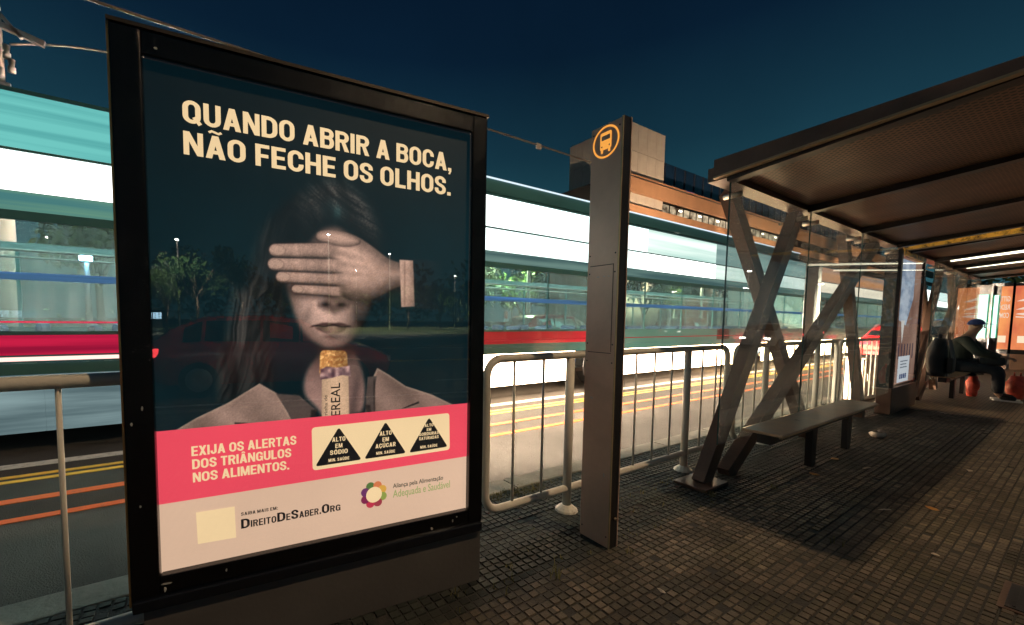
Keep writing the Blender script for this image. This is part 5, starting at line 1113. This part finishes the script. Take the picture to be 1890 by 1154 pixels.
sk_b = G('skirt_blue', (0.42, 0.60, 0.62), 0.55, var=0.6, scale=(0.4, 1, 6), col2=(0.10, 0.17, 0.19)); sk_w = G('skirt_warm', (1.0, 0.71, 0.46), 24, var=0.15, scale=(0.3, 1, 5)); sk_h = G('skirt_hot', (1.0, 0.64, 0.34), 55.0)
b1 = bus(-6.9, 18.4, 'long articulated bus with glowing white roof band and red waist stripe behind the poster', (-5.0, 1.2, 7.35, 14.2),
    ((2.0, cv_teal, tr_w, sk_b, ts_g), (8.2, cv_white, cv_white, sk_w, ts_d), (11.5, cv_pale, tr_w, sk_w, ts_d), (99, cv_dim, tr_p, sk_h, ts_d)), (3.6, 18.0))
b3 = bus(36.0, 48.0, 'farthest bus glowing white beyond the information panel', (38.5, 45.5), ((99, cv_white, tr_w, sk_h, ts_d),), None)
M_redtrail = G('red_marker', (1.0, 0.03, 0.10), 0.85); M_whitetrail = G('white_marker', (1.0, 0.62, 0.55), 1.6)  # glow of the strips below stands in for passing light trails
obj('marker_strip', box(0.5, 7.6, -0.012, -0.001, 0.80, 0.84), M_whitetrail, b1); obj('marker_strip', box(0.5, 7.6, -0.010, -0.001, 0.86, 1.06), G('red_panel', (0.85, 0.02, 0.085), 0.75, var=0.5, scale=(0.3, 1, 12), col2=(0.40, 0.01, 0.05)), b1)
obj('marker_strip', box(0.5, 7.6, -0.010, -0.001, 1.185, 1.20), M_redtrail, b1); obj('marker_strip', box(9.5, 24.5, -0.010, -0.001, 0.90, 0.915), G('red_marker_dim', (0.7, 0.05, 0.06), 0.6), b1)
obj('waist_stripe', box(7.65, 15.0, -0.004, -0.0005, 0.84, 1.06), M_busred, b1); obj('bellows', box(19.2, 19.9, -0.006, -0.001, 0.80, 1.10), M_dark, b1)
b2 = bus(20.0, 33.5, 'farther bus with orange roof band behind the second crossed legs of the shelter', (22.5, 30.5), ((99, cv_or, tr_warm, sk_h, ts_d),), None)

# ---------------------------------------------------------------- cars
def car(x, y, rz, paint, label, group, tail=True, head=False, suv=False):
    t = thing('car', label, 'car', (x, y, -0.13), rz, group)   # local: nose at +x
    H = 1.62 if suv else 1.45
    st = [(-2.05, 0.40, 0.80, 0.86, 0.68, 0.66), (-1.98, 0.28, 0.88, 0.98, 0.80, 0.70), (-1.75, 0.22, 0.92, H-0.25, 0.85, 0.62), (-1.25, 0.22, 0.93, H-0.03, 0.86, 0.60), (-0.3, 0.22, 0.92, H, 0.86, 0.60), (0.35, 0.22, 0.91, H-0.06, 0.86, 0.58), (1.05, 0.22, 0.90, 0.99, 0.86, 0.66), (1.6, 0.24, 0.80, 0.85, 0.83, 0.66), (1.98, 0.30, 0.66, 0.70, 0.74, 0.6), (2.08, 0.40, 0.55, 0.58, 0.62, 0.55)]
    bm = bmesh.new(); rings = []
    for (xx_, zb, zm, zt, hw, hr) in st:
        pts = [(-hw*0.9, zb), (-hw, zb+0.14), (-hw, (zb+zm)/2+0.1), (-hw*0.97, zm), (-hr, zt-0.03), (-hr*0.7, zt), (hr*0.7, zt), (hr, zt-0.03), (hw*0.97, zm), (hw, (zb+zm)/2+0.1), (hw, zb+0.14), (hw*0.9, zb)]
        rings.append([bm.verts.new((xx_, p[0], p[1])) for p in pts])
    nn = 12
    for a, b in zip(rings, rings[1:]):
        for j in range(nn): bm.faces.new((a[j], b[j], b[(j+1) % nn], a[(j+1) % nn]))
    bm.faces.new(rings[0]); bm.faces.new(rings[-1][::-1])
    bmesh.ops.recalc_face_normals(bm, faces=bm.faces[:])
    obj('body', bm, paint, t, True)
    M_cg = mat('car_glass', (0.01, 0.012, 0.015), rough=0.08, spec=0.8)
    def lerp(s, a, b): return tuple(a[i]+(b[i]-a[i])*s for i in range(len(a)))
    for s in (-1, 1):
        for (ia, ib, u0, u1) in ((2, 3, 0.45, 1.0), (3, 4, 0.06, 0.98), (4, 5, 0.04, 0.98), (5, 6, 0.02, 0.62)):
            A, B = lerp(u0, st[ia], st[ib]), lerp(u1, st[ia], st[ib]); q = []
            for C_, f in ((A, 0.10), (B, 0.10), (B, 0.86), (A, 0.86)):
                yy = C_[4]*0.97+(C_[5]-C_[4]*0.97)*f; zz = C_[2]+(C_[3]-0.03-C_[2])*f
                q.append((C_[0], s*(yy+0.006), zz+0.003))
            bm = bmesh.new(); bm.faces.new([bm.verts.new(v) for v in q]); obj('side_window', bm, M_cg, t)
    for nm, (ia, ib) in (('windscreen', (5, 6)), ('rear_window', (1, 2))):
        A, B = lerp(0.10, st[ia], st[ib]), lerp(0.92, st[ia], st[ib]); bm = bmesh.new()
        bm.faces.new([bm.verts.new(v) for v in ((A[0], -A[5]*0.9, A[3]+0.012), (B[0], -B[5]*0.9, B[3]+0.012), (B[0], B[5]*0.9, B[3]+0.012), (A[0], A[5]*0.9, A[3]+0.012))]); obj(nm, bm, M_cg, t)
    for wx in (-1.28, 1.30):
        for s in (-1, 1):
            wl = obj('wheel', tube(bmesh.new(), [(wx, s*0.66, 0.31), (wx, s*0.875, 0.31)], 0.31, 20), M_tyre, t); obj('rim', tube(bmesh.new(), [(wx, s*0.876, 0.31), (wx, s*0.888, 0.31)], [0.21, 0.17], 14), M_rim, wl)
    for s in (-1, 1):
        obj('tail_lamp', box(-2.075, -1.86, s*0.66-0.15, s*0.66+0.15, 0.70, 0.86, bev=0.02), G('tail_lamp_lit', (1.0, 0.06, 0.07), 9) if tail else mat('tail_red', (0.3, 0.01, 0.01), rough=0.2), t)
        obj('headlamp', box(1.90, 2.07, s*0.56-0.14, s*0.56+0.14, 0.55, 0.67, bev=0.02), G('headlamp_lit', (1.0, 0.95, 0.85), 22.0) if head else mat('headlamp_clear', (0.6, 0.6, 0.6), rough=0.1), t)
        obj('mirror', box(0.62, 0.78, s*0.93-0.06, s*0.93+0.06, 0.93, 1.05, bev=0.02), paint, t)
    obj('number_plate', box(-2.085, -2.06, -0.2, 0.2, 0.55, 0.66), M_sole, t); obj('bumper', box(-2.10, -1.98, -0.66, 0.66, 0.34, 0.5, bev=0.03), paint, t)
    return t
P_red = mat('car_paint_red', (0.45, 0.015, 0.02), rough=0.25, coat=0.8, var=0.1, scale=1); P_sil = mat('car_paint_silver', (0.45, 0.45, 0.45), rough=0.3, metal=0.5, coat=0.8, var=0.1, scale=1)
P_blk = mat('car_paint_black', (0.015, 0.015, 0.018), rough=0.2, coat=0.8, var=0.1, scale=1); P_whi = mat('car_paint_white', (0.7, 0.7, 0.68), rough=0.3, coat=0.8, var=0.08, scale=1)
gq = 'cars in the lane beside the shelters'
car(21.8, 3.75, 0, P_red, 'red car with lit tail lamps behind the middle of the shelter glass', gq)
car(28.5, 3.75, 0, P_whi, 'white car with lit tail lamps left of the information panel', gq, suv=True)
car(37.0, 3.75, 0, P_blk, 'black car with lit tail lamps beyond the information panel', gq)
car(48.0, 3.9, 0, P_sil, 'silver car far along the lane beyond the second shelter', gq)
car(54.0, 6.9, math.pi, P_whi, 'white car with lit headlamps beyond the farther bus', 'cars coming with headlamps lit', head=True)
car(64.0, 6.6, math.pi, P_sil, 'silver car with lit headlamps far down the road', 'cars coming with headlamps lit', head=True)
car(80.0, 6.4, math.pi, P_blk, 'farthest car with lit headlamps', 'cars coming with headlamps lit', head=True)
car(9.2, 9.9, math.pi, P_red, 'red car passing behind the bus, its roof seen through the windows', 'cars behind the bus', head=True, suv=True)
car(17.5, 9.9, math.pi, P_blk, 'dark car passing behind the bus near the shelter edge', 'cars behind the bus', head=True, suv=True)
car(-0.25, -5.6, 0.0, P_red, 'red hatchback with glowing tail lamps reflected at lower left of the poster', 'cars on the rear road')
for i, (x, y) in enumerate(((13.0, -6.6), (19.5, -9.0), (27.0, -6.8), (38.0, -9.0))):  # unseen cars added so their headlamps glow in the shelter glass
    car(x, y, math.pi, (P_sil, P_blk, P_whi, P_sil)[i], ['nearest oncoming car on the rear road mirrored in the shelter glass', 'dark oncoming car on the rear road mirrored in the shelter glass', 'white oncoming car on the rear road mirrored in the shelter glass', 'farthest oncoming car on the rear road mirrored in the shelter glass'][i], 'cars on the rear road', tail=True, head=True)
hc = car(-6.8, 3.75, 0, P_sil, 'silver car coming up the near lane behind the poster with its headlamps on', gq, tail=True, head=True)
for s_ in (-1, 1):       # beams of the added car, there to brighten the asphalt
    ld = bpy.data.lights.new('headlamp_beam', 'SPOT'); ld.energy = 150000; ld.color = (1.0, 0.78, 0.57); ld.spot_size = R(16); ld.spot_blend = 0.85; ld.shadow_soft_size = 0.06
    lo = bpy.data.objects.new('headlamp_beam', ld); COL.objects.link(lo); lo.parent = hc; lo.location = (2.15, s_*0.56, 0.62); lo.rotation_euler = Vector((1, 0.012, 0.0)).to_track_quat('-Z', 'Y').to_euler()
bl_ = thing('bollard', 'thin red post beyond the bus right of the poster', 'bollard', (8.9, 10.9, -0.13)); obj('post', tube(bmesh.new(), [(0, 0, 0), (0, 0, 1.72)], 0.055, 10), mat('red_post', (0.6, 0.12, 0.07), rough=0.5), bl_, True); obj('band', tube(bmesh.new(), [(0, 0, 1.35), (0, 0, 1.47)], 0.058, 10), M_sole, bl_, True)

mc = thing('manhole_cover', 'dark square cover plate set in the tiles at the bottom right corner', 'manhole cover', (3.16, 0.08, 0.0))
obj('frame', box(-0.17, 0.17, -0.17, 0.10, -0.005, 0.004), M_rust, mc); obj('lid', box(-0.15, 0.15, -0.15, 0.08, 0.0045, 0.008, bev=0.002), M_dark, mc)
for k in range(5): obj('tread', box(-0.13, 0.13, -0.13+k*0.045, -0.12+k*0.045, 0.0085, 0.011), M_dark, mc)

# ---------------------------------------------------------------- litter and weeds
M_lit = mat('litter_paper', (0.62, 0.52, 0.42), rough=0.8, var=0.3, scale=30); M_lf = mat('dry_leaf', (0.52, 0.24, 0.06), rough=0.7, var=0.4, scale=30)
def crumple(rg, wd, ln, h, n=7):
    bm = bmesh.new(); c = bm.verts.new((0, 0, h)); rim = [bm.verts.new((math.cos(2*math.pi*k/n)*ln*rg.uniform(.7, 1.1), math.sin(2*math.pi*k/n)*wd*rg.uniform(.7, 1.1), rg.uniform(0.001, h*0.6))) for k in range(n)]
    for k in range(n): bm.faces.new((c, rim[k], rim[(k+1) % n]))
    bmesh.ops.solidify(bm, geom=bm.faces[:], thickness=0.001); return bm
for i, (x, y, wd, ln, h, m_, nm, lb) in enumerate(((4.966, 1.252, .03, .05, .012, M_lf, 'dry_leaf', 'orange dry leaf on the dark tiles under the bench front, the farther of two'), (4.308, 1.208, .03, .045, .012, M_lf, 'dry_leaf', 'orange dry leaf on the dark tiles near the bench leg, the nearer of two'),
    (3.894, 0.709, .012, .05, .008, M_lit, 'cigarette_end', 'pale bent cigarette end in the roof shadow'), (4.199, 0.544, .03, .045, .01, M_lf, 'dry_leaf', 'crumpled leaf on the lit tiles beyond the roof shadow edge'), (3.366, 0.411, .015, .02, .01, M_lit, 'paper_scrap', 'tiny paper scrap on the lit tiles at the bottom right'),
    (5.592, 0.533, .02, .03, .01, M_lit, 'paper_scrap', 'small white scrap on the lit tiles toward the right edge'), (1.79, 1.02, .012, .022, .008, M_lit, 'paper_scrap', 'pale orange scrap on the tiles before the totem'), (4.9, 1.02, .006, .07, .006, M_lit, 'drinking_straw', 'thin pale straw on the dark tiles'), (9.0, 1.15, .02, .08, .01, M_lit, 'paper_scrap', 'pale paper strip on the tiles before the information panel'))):
    o = obj(nm, crumple(random.Random(i), wd, ln, h), m_); o.location = (x, y, 0.003); o.rotation_euler.z = i*1.3; tag(o, lb, nm.replace('_', ' '))
rgc = random.Random(8); cu2 = thing('crushed_cup', 'crushed pale food tray under the far end of the bench', 'litter', (6.42, 1.27, 0.0))
bm = bmesh.new(); rr = [[bm.verts.new((math.cos(k*.524)*a*rgc.uniform(.85, 1.1), math.sin(k*.524)*a*.6*rgc.uniform(.85, 1.1), z)) for k in range(12)] for a, z in ((.09, .004), (.12, .035), (.07, .055))]
for a, b in zip(rr, rr[1:]):
    for k in range(12): bm.faces.new((a[k], a[(k+1) % 12], b[(k+1) % 12], b[k]))
bm.faces.new(rr[0][::-1]); obj('shell', bm, M_lit, cu2, True); obj('lid', crumple(rgc, .05, .08, .03), M_lit, cu2).location = (0.05, -0.02, 0.05)
wd_ = random.Random(12); bm = bmesh.new()
def blade(p, h, lean, a):
    d = Vector((math.cos(a), math.sin(a), 0)); s = Vector((-d.y, d.x, 0))*0.0022
    v = [p-s, p+s, p+d*lean*0.4+Vector((0, 0, h*0.6))+s*0.7, p+d*lean*0.4+Vector((0, 0, h*0.6))-s*0.7, p+d*lean+Vector((0, 0, h))]
    w_ = [bm.verts.new(q) for q in v]; bm.faces.new(w_[:4]); bm.faces.new((w_[3], w_[2], w_[4]))
tufts = [(1.449, 1.357, 14, .07), (3.68, 1.27, 10, .05), (1.95, 1.30, 12, .04), (3.12, 1.44, 22, .04), (0.95, 1.50, 10, .05), (1.25, 1.45, 10, .03), (3.05, 0.72, 6, .05), (1.30, 1.53, 12, .03)]
for k in range(70): tufts.append((wd_.uniform(0.9, 3.2), wd_.choice((wd_.gauss(1.5, .05), wd_.gauss(1.38, .04), wd_.gauss(2.2, .04), wd_.gauss(1.74, .05))), wd_.randint(3, 9), wd_.uniform(.012, .03)))
for k in range(260): tufts.append((wd_.uniform(0.8, 2.2), wd_.gauss(2.22, 0.035), 5, wd_.uniform(.012, .03)))
for (x, y, n, h) in tufts:
    for _ in range(n): blade(Vector((x+wd_.gauss(0, .014), y+wd_.gauss(0, .014), -0.006)), h*wd_.uniform(.5, 1.2), h*wd_.uniform(.2, .8), wd_.uniform(0, 6.28))
stuff(obj('weeds', bm, leaf_mat('weed_leaf', (0.07, 0.075, 0.02), (0.20, 0.17, 0.06))))
